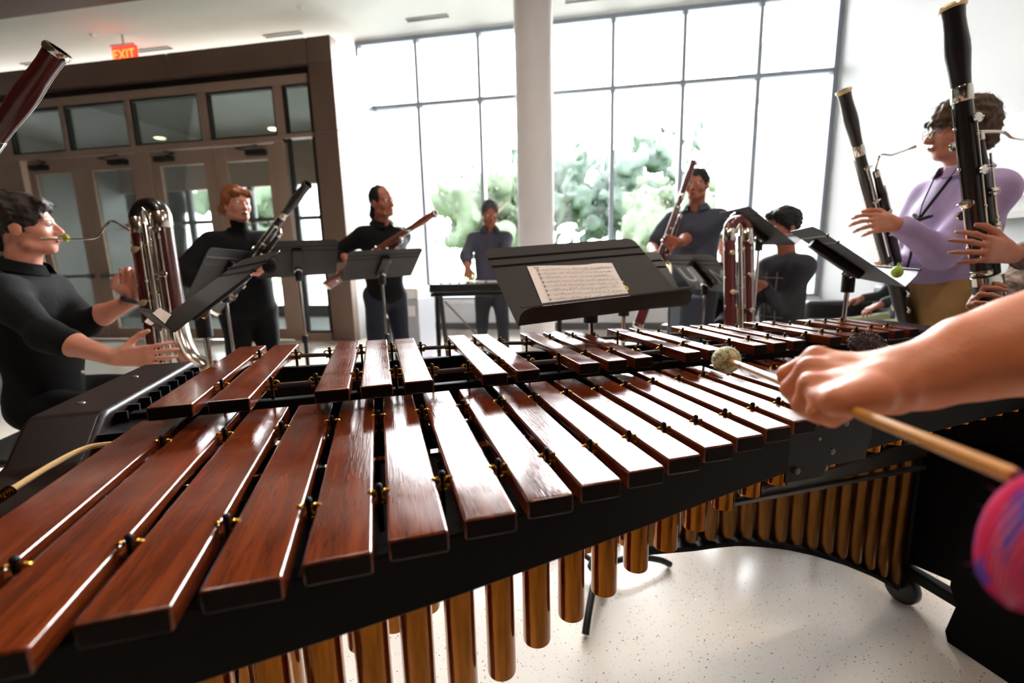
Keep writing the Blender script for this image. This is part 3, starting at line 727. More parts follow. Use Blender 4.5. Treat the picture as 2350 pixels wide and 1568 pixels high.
# ---------------- outdoors
struct('ground', MB().box((-60, 9.7, -.3), (60, 120, -.14)).box((-10.6, 7.76, -.3), (60, 9.7, -.14)), 'lawn', smooth=False)
struct('paved_plaza', MB().box((-40, 7.8, -.14), (40, 24, -.12)), 'paving', smooth=False)
bw = sroot('outside_building', (0, 0, 0)); tag(bw, kind='thing', label='pale grey neighbouring wing seen through the right window bays', cat='building')
MB().box((3.4, 7.9, -.12), (3.9, 15.0, 5.2)).build('wing_wall', 'facade', bw, smooth=False)
MB().box((3.05, 11.2, -.12), (3.4, 11.75, 3.9)).build('pilaster', 'facade2', bw, smooth=False)
MB().prism([(7.9, 4.6), (15.0, 3.9), (15.0, 5.3), (7.9, 5.3)], 3.3, 3.5, frame((0, 1, 0), (0, 0, 1), (1, 0, 0), (0, 0, 0))).build('eave', 'facade2', bw, smooth=False)
wb = sroot('outside_wall', (0, 0, 0)); tag(wb, kind='thing', label='white exterior wall end seen left of the trees', cat='building')
MB().box((-9.5, 14.0, -.12), (-5.15, 14.6, 5.2)).build('wall_block', 'facade', wb, smooth=False)
def tree(name, label, x, y, h, r, m, seed, n=2600, group='trees beyond the windows'):
    t = thing(name, label, 'tree', (x, y, -.14), 0, group)
    rng = random.Random(seed)
    tr = MB().tube([(0, 0, 0), (.1, 0, h*.35), (.0, .1, h*.75)], [h*.025, h*.018, h*.006], 8)
    for k in range(6):
        a = rng.uniform(0, 6.28); z = h*rng.uniform(.3, .6); tr.tube([(0.05, 0, z), (math.cos(a)*r*.6, math.sin(a)*r*.6, z+r*.5)], [h*.010, h*.004], 6)
    tr.build('trunk', 'trunk', t)
    cl = [(rng.gauss(0, r*.42), rng.gauss(0, r*.42), h*.52+rng.gauss(0, h*.21), rng.uniform(.28, .5)*r) for _ in range(16)]
    lf = MB()
    for k in range(n):
        c = cl[k % 16]; d = Vector((rng.gauss(0, 1), rng.gauss(0, 1), rng.gauss(0, 1))).normalized()
        p = Vector(c[:3])+d*c[3]*rng.uniform(.75, 1.1); s = rng.uniform(.06, .13)*r*.5
        if p.z < h*.06: continue
        u = Vector((rng.gauss(0, 1), rng.gauss(0, 1), rng.gauss(0, 1))).normalized(); v = u.cross(d)
        if v.length < .1: continue
        v.normalize(); lf.add([p-u*s, p+v*s*.5, p+u*s, p-v*s*.5], [(0, 1, 2, 3)])
    S = Soft(.16, .3)
    for c in cl:
        if c[2]-c[3]*.7 > h*.03: S.el(c[:3], (c[3]*.9, c[3]*.9, c[3]*.85))
    cm = S.mesh('crown', ripple=.16, rfreq=4.5, seed=seed, relax=0)
    bm = bmesh.new(); bm.from_mesh(cm); sm = bpy.data.meshes.new('leaves'); sm.from_pydata(lf.v, [], lf.f); bm.from_mesh(sm); bm.to_mesh(cm); bm.free(); bpy.data.meshes.remove(sm)
    link('crown', cm, m, t, smooth=False)
trees = [(-6.2, 27, 6.0, 2.4, 'leafa'), (-3.6, 36, 8.0, 2.6, 'leafb'), (1.4, 40, 10.2, 3.2, 'leafb'), (3.6, 25, 5.0, 2.0, 'leafa'), (7.2, 50, 12.6, 3.8, 'leafb'), (8.8, 33, 8.6, 3.0, 'leafa'), (-13.0, 26, 6.5, 2.5, 'leafb'), (-20.5, 27, 7, 2.8, 'leafa')]
tl = ['green tree outside, seen left of the keyboard player', 'green tree outside, seen just right of the keyboard player', 'hazy green tree outside, first one right of the white column', 'low pale yellow-green tree outside above the big music stand', 'tall hazy tree outside behind the polo-shirted bassoonist', 'hazy tree outside, rightmost one seen through the windows', 'dark green tree outside, seen through the right-hand entrance door', 'green tree outside, seen through the left-hand entrance doors']
for k, (x, y, h, r, m) in enumerate(trees): tree('tree', tl[k], x, y, h, r, m, 40+k)

# ---------------- light: bright overcast sky with the sun behind thin cloud
w = bpy.data.worlds.new('world'); sc.world = w; w.use_nodes = True; nt = w.node_tree
bg = nt.nodes['Background']; tc = nt.nodes.new('ShaderNodeTexCoord')
sd = ray(1640, 150).normalized()
dp = nt.nodes.new('ShaderNodeVectorMath'); dp.operation = 'DOT_PRODUCT'; dp.inputs[1].default_value = sd
nt.links.new(tc.outputs['Generated'], dp.inputs[0])
mxm = nt.nodes.new('ShaderNodeMath'); mxm.operation = 'MAXIMUM'; mxm.inputs[1].default_value = 0; nt.links.new(dp.outputs['Value'], mxm.inputs[0])
pw = nt.nodes.new('ShaderNodeMath'); pw.operation = 'POWER'; pw.inputs[1].default_value = 26; nt.links.new(mxm.outputs[0], pw.inputs[0])
ma = nt.nodes.new('ShaderNodeMath'); ma.operation = 'MULTIPLY_ADD'; ma.inputs[1].default_value = 22; ma.inputs[2].default_value = 6.5; nt.links.new(pw.outputs[0], ma.inputs[0])
bg.inputs[0].default_value = (.965, .985, 1, 1); nt.links.new(ma.outputs[0], bg.inputs[1])

sc.view_settings.view_transform = 'Standard'; sc.view_settings.look = 'None'; sc.view_settings.gamma = 1.0
sc.view_settings.exposure = 2.0; sc.view_settings.use_curve_mapping = False
cy = sc.cycles
cy.max_bounces = 8; cy.diffuse_bounces = 5; cy.glossy_bounces = 4; cy.transmission_bounces = 6; cy.transparent_max_bounces = 16
cy.caustics_reflective = False; cy.caustics_refractive = False; cy.sample_clamp_indirect = 8

# recessed ceiling lamps of the lobby
for k, (x, y) in enumerate(((-1.6, .3), (1.3, .3), (-1.6, 2.6), (1.3, 2.6))):
    t = thing('ceiling_lamp', ('recessed round lamp in the wooden soffit above the low end of the marimba', 'recessed round lamp in the wooden soffit above the marimba player', 'recessed round lamp in the wooden soffit above the red-haired bassoonist', 'recessed round lamp in the wooden soffit above the lilac-shirted bassoonist')[k], 'ceiling lamp', (x, y, ZC-.02), 0, 'recessed lobby lamps')
    MB().lathe([(.16, 0), (.19, -.006), (.17, -.012)], 32, cap=False).build('lamp_trim', 'white_plastic', t)
    MB().lathe([(.001, -.002), (.155, -.002), (.155, -.004), (.001, -.004)], 32, cap=False).build('lamp_lens', emit('lobby_lamp', (1, .87, .74, 1), 40.0), t)

# ================================================================ the marimba
TH = rad(25.5)
ZN = .93; ZA = .975
mar = thing('marimba', 'large rosewood marimba with brass resonator tubes across the foreground', 'marimba', (0, 0, 0), TH)
knots = [(1, -.383), (2, -.297), (3, -.2124), (4, -.1314), (5, -.0545), (6, .0205), (7, .0965), (8, .170), (10, .3091), (12, .4445), (14, .575), (18.5, .866), (22.5, 1.114), (29, 1.492)]
def lerp(k, x):
    for (a, p), (b, q) in zip(k, k[1:]):
        if x <= b: return p+(q-p)*(x-a)/(b-a)
    return k[-1][1]
def NU(i): return lerp(knots, i)
def NW(i): return lerp([(1, .0725), (3, .067), (6, .0595), (8, .0555), (12, .0505), (15, .047), (22, .0425), (29, .039)], i)
def Nn(u): return lerp([(-.45, .366), (-.297, .382), (-.2124, .399), (-.0545, .424), (.0965, .450), (.170, .4675), (.3091, .496), (.4445, .529), (.575, .558), (.70, .583), (1.0, .62), (1.55, .68)], u)
def Nf(u): return .945
def An(u): return lerp([(-.5, .857), (-.34, .859), (0, .866), (.2, .872), (.3, .880), (.45, .888), (.8, .908), (1.1, .928), (1.55, .95)], u)
def Af(u): return lerp([(-.34, 1.41), (-.1, 1.378), (.06, 1.364), (.25, 1.352), (.43, 1.312), (.66, 1.288), (.86, 1.25), (1.1, 1.235), (1.25, 1.208), (1.5, 1.17)], u)
def bar(name, uc, w, v0, v1, ztop, th):
    L = v1-v0; h = w/2
    mb = MB()
    n = 12                                     # underside is hollowed (tuning arch)
    tops = []; 
    ys = [v0+L*k/n for k in range(n+1)]
    def zb(y):
        t = abs((y-(v0+v1)/2)/(L/2)); return ztop-th + (th*.42*(1-(t/.5)**2) if t < .5 else 0)
    vs = []; fs = []
    for y in ys:
        vs += [(uc-h, y, zb(y)), (uc+h, y, zb(y)), (uc+h, y, ztop), (uc-h, y, ztop)]
    for k in range(n):
        a = 4*k; b = a+4
        for j in range(4):
            j2 = (j+1) % 4; fs.append((a+j, a+j2, b+j2, b+j))
    fs.append((0, 3, 2, 1)); fs.append((4*n, 4*n+1, 4*n+2, 4*n+3))
    mb.add(vs, fs)
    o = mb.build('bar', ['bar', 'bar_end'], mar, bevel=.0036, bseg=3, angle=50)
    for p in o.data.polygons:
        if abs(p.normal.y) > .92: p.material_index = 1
    return o
for i in range(1, 30):
    bar('bar', NU(i), NW(i), Nn(NU(i)), Nf(NU(i)), ZN, .024)
acc = [i+.5 for i in range(1, 29) if i % 7 in (1, 2, 4, 5, 6)]
for a in acc:
    bar('bar', NU(a), NW(a)*.93, An(NU(a)), Af(NU(a)), ZA, .024)
# rails, following the nodal lines
def rail(path, z0, z1, t, name='rail', m='black_rail', bevel=.003):
    mb = MB(); n = len(path)
    vs = []; fs = []
    for (u, v) in path: vs += [(u, v-t/2, z0), (u, v+t/2, z0), (u, v+t/2, z1), (u, v-t/2, z1)]
    for k in range(n-1):
        a = 4*k; b = a+4
        for j in range(4): fs.append((a+j, b+j, b+(j+1) % 4, a+(j+1) % 4))
    fs.append((0, 1, 2, 3)); fs.append((4*n-4, 4*n-1, 4*n-2, 4*n-3))
    return mb.add(vs, fs).build(name, m, mar, smooth=False, bevel=bevel)
us = [-.45+.1*k for k in range(21)]
nn1 = lambda u: Nn(u)+.222*(Nf(u)-Nn(u)); nf1 = lambda u: Nf(u)-.222*(Nf(u)-Nn(u))
an1 = lambda u: An(u)+.222*(Af(u)-An(u)); af1 = lambda u: Af(u)-.222*(Af(u)-An(u))
rail([(u, Nn(u)+.050) for u in us], .818, .896, .024)
rail([(u, nf1(u)+.015) for u in us], .85, .892, .02)
rail([(u, an1(u)) for u in us], .86, .937, .022)
rail([(u, af1(u)) for u in us], .86, .937, .022)
# cross braces between the rails
cb = MB()
for u in (-.13, .33, .82, 1.2):
    cb.box((u-.012, Nn(u)+.05, .83), (u+.012, af1(u), .86))
cb.build('cross_brace', 'black_plate', mar, smooth=False)
# posts with double hooks
post0 = None
def post(u, v, z):
    global post0
    if post0 is None:
        mb = MB(); mb.tube([(0, 0, -.05), (0, 0, .004)], .0032, 8); mb.ball((0, 0, .007), .0042, 8, 6)
        post0 = mb.build('cord_post', 'black_plate', mar); o = post0
        g = MB()
        g.torus(.0062, .0021, Matrix.Translation((-.0075, 0, -.004)) @ Matrix.Rotation(PI/2, 4, 'X'), 12, 6)
        g.torus(.0062, .0021, Matrix.Translation((.0075, 0, -.004)) @ Matrix.Rotation(PI/2, 4, 'X'), 12, 6)
        g.tube([(-.010, 0, -.014), (.010, 0, -.014)], .003, 6)
        g.build('hook', 'gold', o)
    else:
        o = copy_tree(post0, mar)
    o.location = (u, v, z)
for i in range(1, 29):
    u = NU(i+.5); z = ZN-.001
    post(u, nn1(u), z); post(u, nf1(u), z)
ag = [(a, b) for a, b in zip(acc, acc[1:])]
for a, b in ag:
    if b-a < 1.2:
        u = (NU(a)+NU(b))/2; post(u, an1(u), ZA-.001); post(u, af1(u), ZA-.001)
    else:
        for u in (NU(a)+NW(a)*.62, NU(b)-NW(b)*.62): post(u, an1(u), ZA-.004); post(u, af1(u), ZA-.004)
# bar cords: thin cords through the bars
for f, z, in ((nn1, ZN-.012), (nf1, ZN-.012)):
    MB().tube([(u, f(u), z) for u in [-.43+.05*k for k in range(40)]], .0022, 6).build('bar_cord', 'dark_cord', mar)
for f in (an1, af1):
    mb = MB()
    mb.tube([(u, f(u), ZA-.012) for u in [-.37+.05*k for k in range(38)]], .0028, 6)
    for a, b in ag:
        if b-a > 1.2: mb.tube([(NU(a)+NW(a)*.75, f(NU(a)), ZA-.012), (NU(b)-NW(b)*.75, f(NU(b)), ZA-.012)], .0052, 8)
    mb.build('bar_cord', 'dark_cord', mar)
# low-end board with its step, profile along v
prof = [(.40, .893), (.84, .893), (.866, .902), (.925, .952), (.945, .957), (1.34, .957), (1.385, .935), (1.40, .88), (1.37, .845), (.95, .845), (.86, .80), (.40, .80)]
mb = MB().prism(prof, -.575, -.462, frame((0, 1, 0), (0, 0, 1), (1, 0, 0), (0, 0, 0)))
eb = mb.build('end_board', 'end_wood', mar, bevel=.010, bseg=4)
rb = MB()
for k in range(9): rb.box((-.462, .96+k*.045, .85), (-.445, .966+k*.045, .945))
rb.box((-.464, .90, .915), (-.42, 1.34, .925))
rb.build('end_rib', 'black_plate', mar, smooth=False)
for v in (1.0, 1.2): MB().lathe([(.007, 0), (.006, .003), (.001, .004)], 10, Matrix.Translation((-.53, v, .9565))).build('board_screw', 'steel_dull', mar)
# the tensioned cord loop and its spring at the low end
cp = [Vector((-.425, .868, .918)), Vector((-.452, .848, .923)), Vector((-.468, .80, .921)), Vector((-.482, .735, .914))]
MB().tube(bez(cp, 8), .0042, 8).build('end_cord', 'cord', mar)
sp = []
s0 = Vector((-.482, .735, .914)); s1 = Vector((-.50, .645, .902)); ax = (s1-s0).normalized(); n1 = ax.orthogonal().normalized(); n2 = ax.cross(n1)
for k in range(22*10+1):
    t = k/220; w = 2*PI*k/10; sp.append(s0+(s1-s0)*t+(n1*math.cos(w)+n2*math.sin(w))*.0062)
MB().tube(sp, .0014, 5).build('cord_spring', 'brass', mar)
# resonators: long tubes at the low end, short towards the high end; the far row arches down again
def tubeobj(u, v, ztop, zbot, r, m='brass'):
    mb = MB(); seg = 28
    prof = [(r*.9, ztop), (r, ztop), (r, zbot+.004), (r*.97, zbot+.001), (r*.85, zbot), (0.001, zbot)]
    mb.lathe(prof, seg, Matrix.Translation((u, v, 0)), cap=False)
    return mb.build('resonator_tube', m, mar)
zl = [(1, .13), (2, .16), (3, .19), (4, .22), (5, .26), (6, .315), (7, .385), (8, .438), (9, .4875), (10, .5225), (11, .559), (12, .594), (13, .625), (14, .6555), (15, .688), (16, .705), (18, .735), (22, .765), (29, .79)]
for i in range(1, 30):
    u = NU(i); tubeobj(u, .745 if i < 24 else .76, .862, lerp(zl, i), min(NW(i)*.475, .0315))
afar = []
for k in range(26):
    u = -.36+k*.0805 if k < 13 else None
nb = [u for u in [(-.34+.0745*k) for k in range(27)]]
def zfar(u): return lerp([(-.4, .16), (-.1, .30), (.3, .45), (.55, .43), (.79, .40), (.87, .394), (.93, .387), (.99, .374), (1.053, .356), (1.117, .336), (1.22, .296), (1.348, .236), (1.476, .166), (1.60, .085)], u)
fu = [-.345, -.262, -.178, -.10, -.02, .058, .135, .207, .276, .345, .41, .476, .54, .603]+[.667+.0623*k for k in range(16)]
for u in fu: tubeobj(u, 1.05, .855, max(zfar(u), .08), .0265 if u > .6 else .031, 'brass_dull' if u > .62 else 'brass')
# support bars that carry the tube rows
mb = MB(); vs = []
for u in (.905, 1.56): pass
rb2 = [(.87, 1.012, .505, .535), (1.60, 1.012, .545, .60)]
vs = [(.87, 1.005, .50), (1.62, 1.005, .545), (1.62, 1.005, .60), (.87, 1.005, .522), (.87, 1.02, .50), (1.62, 1.02, .545), (1.62, 1.02, .60), (.87, 1.02, .522)]
mb.add(vs, [(0, 1, 2, 3), (7, 6, 5, 4), (0, 4, 5, 1), (3, 2, 6, 7), (0, 3, 7, 4), (1, 5, 6, 2)])
mb.box((.885, .99, .512), (1.60, 1.006, .522))
mb.build('support_bar', 'steel_dull', mar, smooth=False)
ar = MB(); pts = [(.62+.02*k) for k in range(50)]
pa = [(u, zfar(u)-.008) for u in pts if u < 1.61]
ar.prism([(a, b) for a, b in pa]+[(a, b-.014) for a, b in reversed(pa)], -1.085, -1.02, frame((1, 0, 0), (0, 0, 1), (0, -1, 0), (0, 0, 0)))
ar.build('arch_strip', 'black_rail', mar, smooth=False)
# hinge plates on the front rail
hp = MB()
for a, b, dz in ((.652, .735, 0), (.738, .845, .012)):
    v = Nn((a+b)/2)+.034
    hp.prism([(a, .80+dz), (b, .80+dz), (b+.012, .845+dz), (b, .90+dz), (a, .90+dz)], -v, -v+.004, frame((1, 0, 0), (0, 0, 1), (0, -1, 0), (0, 0, 0)))
hp.build('hinge_plate', 'black_plate', mar, smooth=False)
for u, z in ((.67, .822), (.72, .872), (.76, .84), (.79, .888), (.83, .87), (.745, .812)):
    v = Nn(u)+.030; MB().lathe([(.006, 0), (.006, .006), (.003, .008)], 8, Matrix.Translation((u, v+.004, z)) @ Matrix.Rotation(PI/2, 4, 'X')).build('bolt', 'steel_dull', mar)
# high-end board, frame and legs
he = MB().box((1.545, .60, .80), (1.66, .93, .905)).box((1.545, .93, .80), (1.66, 1.25, .95))
he.build('end_board', 'end_wood', mar, bevel=.008)
pn = MB().prism([(.50, .80), (1.15, .80), (1.12, .14), (.885, .18), (.50, .18)], 1.635, 1.655, frame((0, 1, 0), (0, 0, 1), (1, 0, 0), (0, 0, 0)))
pn.build('end_panel', 'black_rail', mar, smooth=False)
MB().prism([(.50, .62), (.885, .62), (.885, .18), (.862, .135), (.88, .03), (.87, .0), (.50, .0)], 1.60, 1.63, frame((0, 1, 0), (0, 0, 1), (1, 0, 0), (0, 0, 0))).build('leg_panel', 'black_rail', mar, smooth=False)
# added black plates standing in for the shade between tubes and bars
for va, vb in ((lambda u: Nn(u)+.064, lambda u: .80), (lambda u: .965, lambda u: 1.13)):
    uu = [-.44+.1*k for k in range(21)]
    mb = MB(); n = len(uu)
    mb.add([(u, va(u), .857) for u in uu]+[(u, vb(u), .857) for u in uu]+[(u, va(u), .860) for u in uu]+[(u, vb(u), .860) for u in uu],
           [(k, n+k, n+k+1, k+1) for k in range(n-1)]+[(2*n+k, 2*n+k+1, 3*n+k+1, 3*n+k) for k in range(n-1)]+[(k, k+1, 2*n+k+1, 2*n+k) for k in range(n-1)]+[(n+k, 3*n+k, 3*n+k+1, n+k+1) for k in range(n-1)])
    mb.build('gap_shade_plate', 'black_rail', mar, smooth=False)
for u, v in ((1.645, 1.04), (1.645, .60), (-.52, .62), (-.52, 1.22)):
    lg = MB().tube([(u, v, .85), (u, v, .12)], .018, 12).build('leg', 'black_plate', mar)
    cs = MB(); R = Matrix.Translation((u, v, .055)) @ Matrix.Rotation(PI/2, 4, 'Y')
    cs.lathe([(.02, -.02), (.05, -.016), (.055, -.01), (.055, .01), (.05, .016), (.02, .02)], 24, R)
    cs.box((u-.03, v-.012, .06), (u+.03, v+.012, .13))
    cs.build('caster', 'black_plastic', lg)
MB().box((1.62, .58, .11), (1.66, 1.06, .145)).build('foot_bar', 'black_plate', mar, smooth=False, bevel=.004)
MB().box((-.54, .60, .11), (-.50, 1.24, .145)).build('foot_bar', 'black_plate', mar, smooth=False, bevel=.004)

# ================================================================ instruments
def key_part(parent, m, p, n, ax, rx=.011, ry=.008, arm=.02, name='key'):
    """oval pad on a short arm; n outward normal, ax arm direction (instrument frame)"""
    p, n, ax = Vector(p), Vector(n).normalized(), Vector(ax).normalized()
    fx_ = frame(ax, n.cross(ax), n, p+n*.008)
    mb = MB(); mb.lathe([(.001, -.003), (rx, -.003), (rx, .001), (rx*.7, .003), (.001, .0032)], 14, fx_, 1, ry/rx, cap=False)
    mb.tube([p+n*.009, p+n*.011+ax*arm*.6, p+n*.004+ax*arm], [.0025, .0022, .0022], 6)
    return mb.build(name, m, parent)
def bassoon(label, bottom, top, hint, wood, metal='silver', ring='white_ring', bocal=None, wing=True, scale=1.0, group='bassoons held by the players', keys=1.0):
    L = (Vector(top)-Vector(bottom)).length/scale
    t = thing('bassoon', label, 'bassoon', group=group, mtx=along(bottom, top, hint) @ Matrix.Scale(scale, 4))
    k = L/1.34
    z = lambda v: v*k
    # boot: oval body
    mb = MB().lathe([(.02, z(.0)), (.030, z(.004)), (.031, z(.06)), (.0325, z(.30)), (.033, z(.43)), (.02, z(.437))], 28, Matrix.Translation((.003, 0, 0)), 1.18, .80)
    mb.build('boot_joint', wood, t)
    for a, b, r in ((.0, .035, .0335), (.405, .44, .0345)): MB().lathe([(r*.9, z(a)), (r, z(a)+.002), (r, z(b)-.002), (r*.9, z(b))], 28, Matrix.Translation((.003, 0, 0)), 1.18, .82).build('boot_band', metal, t)
    x0 = -.017
    MB().lathe([(.0195, z(.43)), (.0205, z(.60)), (.0195, z(.85)), (.0185, z(1.05))], 22, Matrix.Translation((x0, 0, 0))).build('long_joint', wood, t)
    bl = MB().lathe([(.0175, z(1.05)), (.0185, z(1.08)), (.0205, z(1.13)), (.0245, z(1.19)), (.0248, z(1.22)), (.0222, z(1.265)), (.0215, z(1.30)), (.0235, z(1.335)), (.0180, z(1.338)), (.0165, z(1.25))], 26, Matrix.Translation((x0, 0, 0)), cap=False).build('bell', wood, t)
    MB().lathe([(.0165, z(1.328)), (.0255, z(1.330)), (.0275, z(1.337)), (.0255, z(1.344)), (.0165, z(1.344))], 26, Matrix.Translation((x0, 0, 0)), cap=False).build('bell_ring', ring, bl)
    for a, b, r in ((1.035, 1.085, .0208), (.445, .462, .0218)): MB().lathe([(r*.95, z(a)), (r, z(a)+.002), (r, z(b)-.002), (r*.95, z(b))], 24, Matrix.Translation((x0, 0, 0))).build('joint_band', metal, t)
    if wing:
        MB().lathe([(.0165, z(.43)), (.0175, z(.55)), (.0155, z(.80)), (.0115, z(.90)), (.012, z(.905)), (.012, z(.93)), (.006, z(.932))], 20, Matrix.Translation((.024, 0, 0))).build('wing_joint', wood, t)
        w2 = MB().lathe([(.0128, z(.90)), (.0132, z(.902)), (.0132, z(.925)), (.0128, z(.93))], 20, Matrix.Translation((.024, 0, 0))).build('wing_band', metal, t)
    for (x, y, a, b) in ((.012, .024, .10, .40), (-.036, .010, .48, 1.02), (.003, .024, .50, .86), (-.018, -.022, .50, .98), (.034, -.016, .5, .85)):
        m_ = MB().tube([(x, y, z(a)), (x, y, z(b))], .0026, 8)
        for q in range(4): m_.ball((x, y, z(a+(b-a)*(q+.5)/4)), .0045, 8, 6)
        m_.build('key_rod', metal, t)
    ks = [((x0, -.019, .97), (0, -1, .1), (1, 0, 0)), ((x0, -.020, .80), (0, -1, 0), (1, 0, .1)), ((x0-.019, .0, .70), (-1, 0, 0), (0, 1, 0)), ((.024, -.016, .72), (0, -1, 0), (-1, 0, 0)), ((.024, -.016, .60), (0, -1, 0), (-1, 0, .2)),
          ((.0, -.026, .34), (0, -1, 0), (0, 0, 1)), ((.012, -.026, .26), (0, -1, 0), (0, 0, 1)), ((.0, -.025, .17), (0, -1, 0), (0, 0, 1)), ((.036, 0, .24), (1, 0, 0), (0, 0, 1)), ((x0, .0205, .90), (0, 1, 0), (1, 0, 0)), ((.0, .025, .30), (0, 1, 0), (0, 0, 1)), ((-.034, 0, .20), (-1, 0, 0), (0, 0, 1)), ((x0, .0205, .66), (0, 1, 0), (1, 0, 0)), ((.040, 0, .36), (1, 0, 0), (0, 0, 1))]
    for p, n, ax in ks: key_part(t, metal, (p[0], p[1], z(p[2])), n, ax, .012*keys, .009*keys)
    if bocal:
        inv = t.matrix_world.inverted()
        pts = [Vector((.024, 0, z(.93)))]+[inv @ Vector(p) for p in bocal]
        cv = bez(pts, 10); n = len(cv)
        bo = MB().tube(cv, [.0042-.0024*i/n for i in range(n)], 8).build('bocal', metal, t)
        a, b = cv[-4], cv[-1]; d = (b-a).normalized()
        MB().tube([b-d*.004, b+d*.018, b+d*.05], [.0035, .004, .006], 8, flat=.5).build('reed', 'pad', bo)
    return t
def contrabassoon(label, bottom, top, hint, wood, metal='silver', bocal=None, flare=False, group='contrabassoons'):
    t = thing('contrabassoon', label, 'contrabassoon', group=group, mtx=along(bottom, top, hint))
    L = (Vector(top)-Vector(bottom)).length; h = L-.085
    xl, xr, ra, rb_ = -.052, .045, .031, .036
    MB().lathe([(.026, -.02), (.028, .02), (ra, .25), (ra, h-.06)], 26, Matrix.Translation((xl, 0, 0))).build('left_tube', wood, t)
    z0 = .72 if flare else .16
    MB().lathe([(.036, z0), (rb_, z0+.04), (rb_, h-.06)], 26, Matrix.Translation((xr, 0, 0))).build('right_tube', wood, t)
    for x, r, a, b in ((xl, ra+.002, h-.075, h-.005), (xr, rb_+.002, h-.075, h-.005), (xl, ra+.001, .24, .27), (xr, rb_+.001, .15, .20)):
        MB().lathe([(r*.96, a), (r, a+.003), (r, b-.003), (r*.96, b)], 26, Matrix.Translation((x, 0, 0))).build('tube_band', metal, t)
    arc = [(xl+(xr-xl)*(.5-.5*math.cos(PI*i/16)), 0, h-.01+.052*math.sin(PI*i/16)) for i in range(17)]
    MB().tube(arc, [ra+(rb_-ra)*i/16 for i in range(17)], 22).build('top_bow', 'black_wood' if wood != 'mahog_wood' else wood, t)
    MB().tube([(xl+.034, -.015, h-.03), (xl+.036, -.02, h+.0), (-.004, -.022, h+.022), (xr-.038, -.02, h), (xr-.036, -.015, h-.06)], .010, 10).build('inner_bow', metal, t)
    st = MB().tube([(-.006, -.028, h-.05), (-.006, -.030, .02)], .0125, 12).build('slide_tube', metal, t)
    for q in range(5):
        zz = h-.14-q*(h-.2)/5
        MB().lathe([(.012, 0), (.0155, .002), (.0155, .014), (.012, .016)], 14, Matrix.Translation((-.006, -.029, zz))).build('slide_ring', metal, t)
    for x, y in ((xl-.030, -.012), (xl+.02, -.030), (xr+.006, -.040), (xr-.03, -.03)):
        m_ = MB().tube([(x, y, .1), (x, y, h-.1)], .0032, 8)
        for q in range(7): m_.ball((x, y, .14+q*(h-.26)/6), .006, 8, 6)
        m_.build('key_rod', metal, t)
    for i, (x, zz) in enumerate(((xl, .88), (xr, .93), (xr, .62), (xl, .70), (xl, .50), (xr, .42), (xl, .36), (xr, .30), (xr+.02, .25), (xl, .22), (xl+.01, .12), (xr, .78))):
        key_part(t, metal if i % 3 else 'pad', (x, -.032 if x < 0 else -.037, zz*h), (0, -1, 0), (1 if x < 0 else -1, 0, .15), .017, .013, .03)
    MB().tube([(xl, 0, .0), (xl+.01, 0, -.05), (0, 0, -.09), (xr-.01, 0, -.05), (xr, 0, .02)], .022, 14).build('bottom_bow', metal, t)
    if flare:
        fl = [(xr+.0, -.0, .80), (xr+.004, -.002, .70), (xr+.028, -.004, .61), (xr+.085, -.008, .54)]; cv = bez(fl, 6); n = len(cv)
        MB().tube(cv, [.036+.006*i/n+.03*(i/n)**6 for i in range(n)], 22, caps=False).build('bell', metal, t)
    else:
        MB().lathe([(.036, .16), (.036, -.02)], 20, Matrix.Translation((xr, 0, 0))).build('lower_sleeve', metal, t)
    if bocal:
        inv = t.matrix_world.inverted(); cv = bez([Vector((xl-.02, -.01, h-.06))]+[inv @ Vector(p) for p in bocal], 10); n = len(cv)
        bo = MB().tube(cv, [.005-.0028*i/n for i in range(n)], 8).build('bocal', metal, t)
        a, b = cv[-4], cv[-1]; d = (b-a).normalized()
        MB().tube([b-d*.004, b+d*.02, b+d*.06], [.004, .005, .008], 8, flat=.5).build('reed', 'pad', bo)
    return t

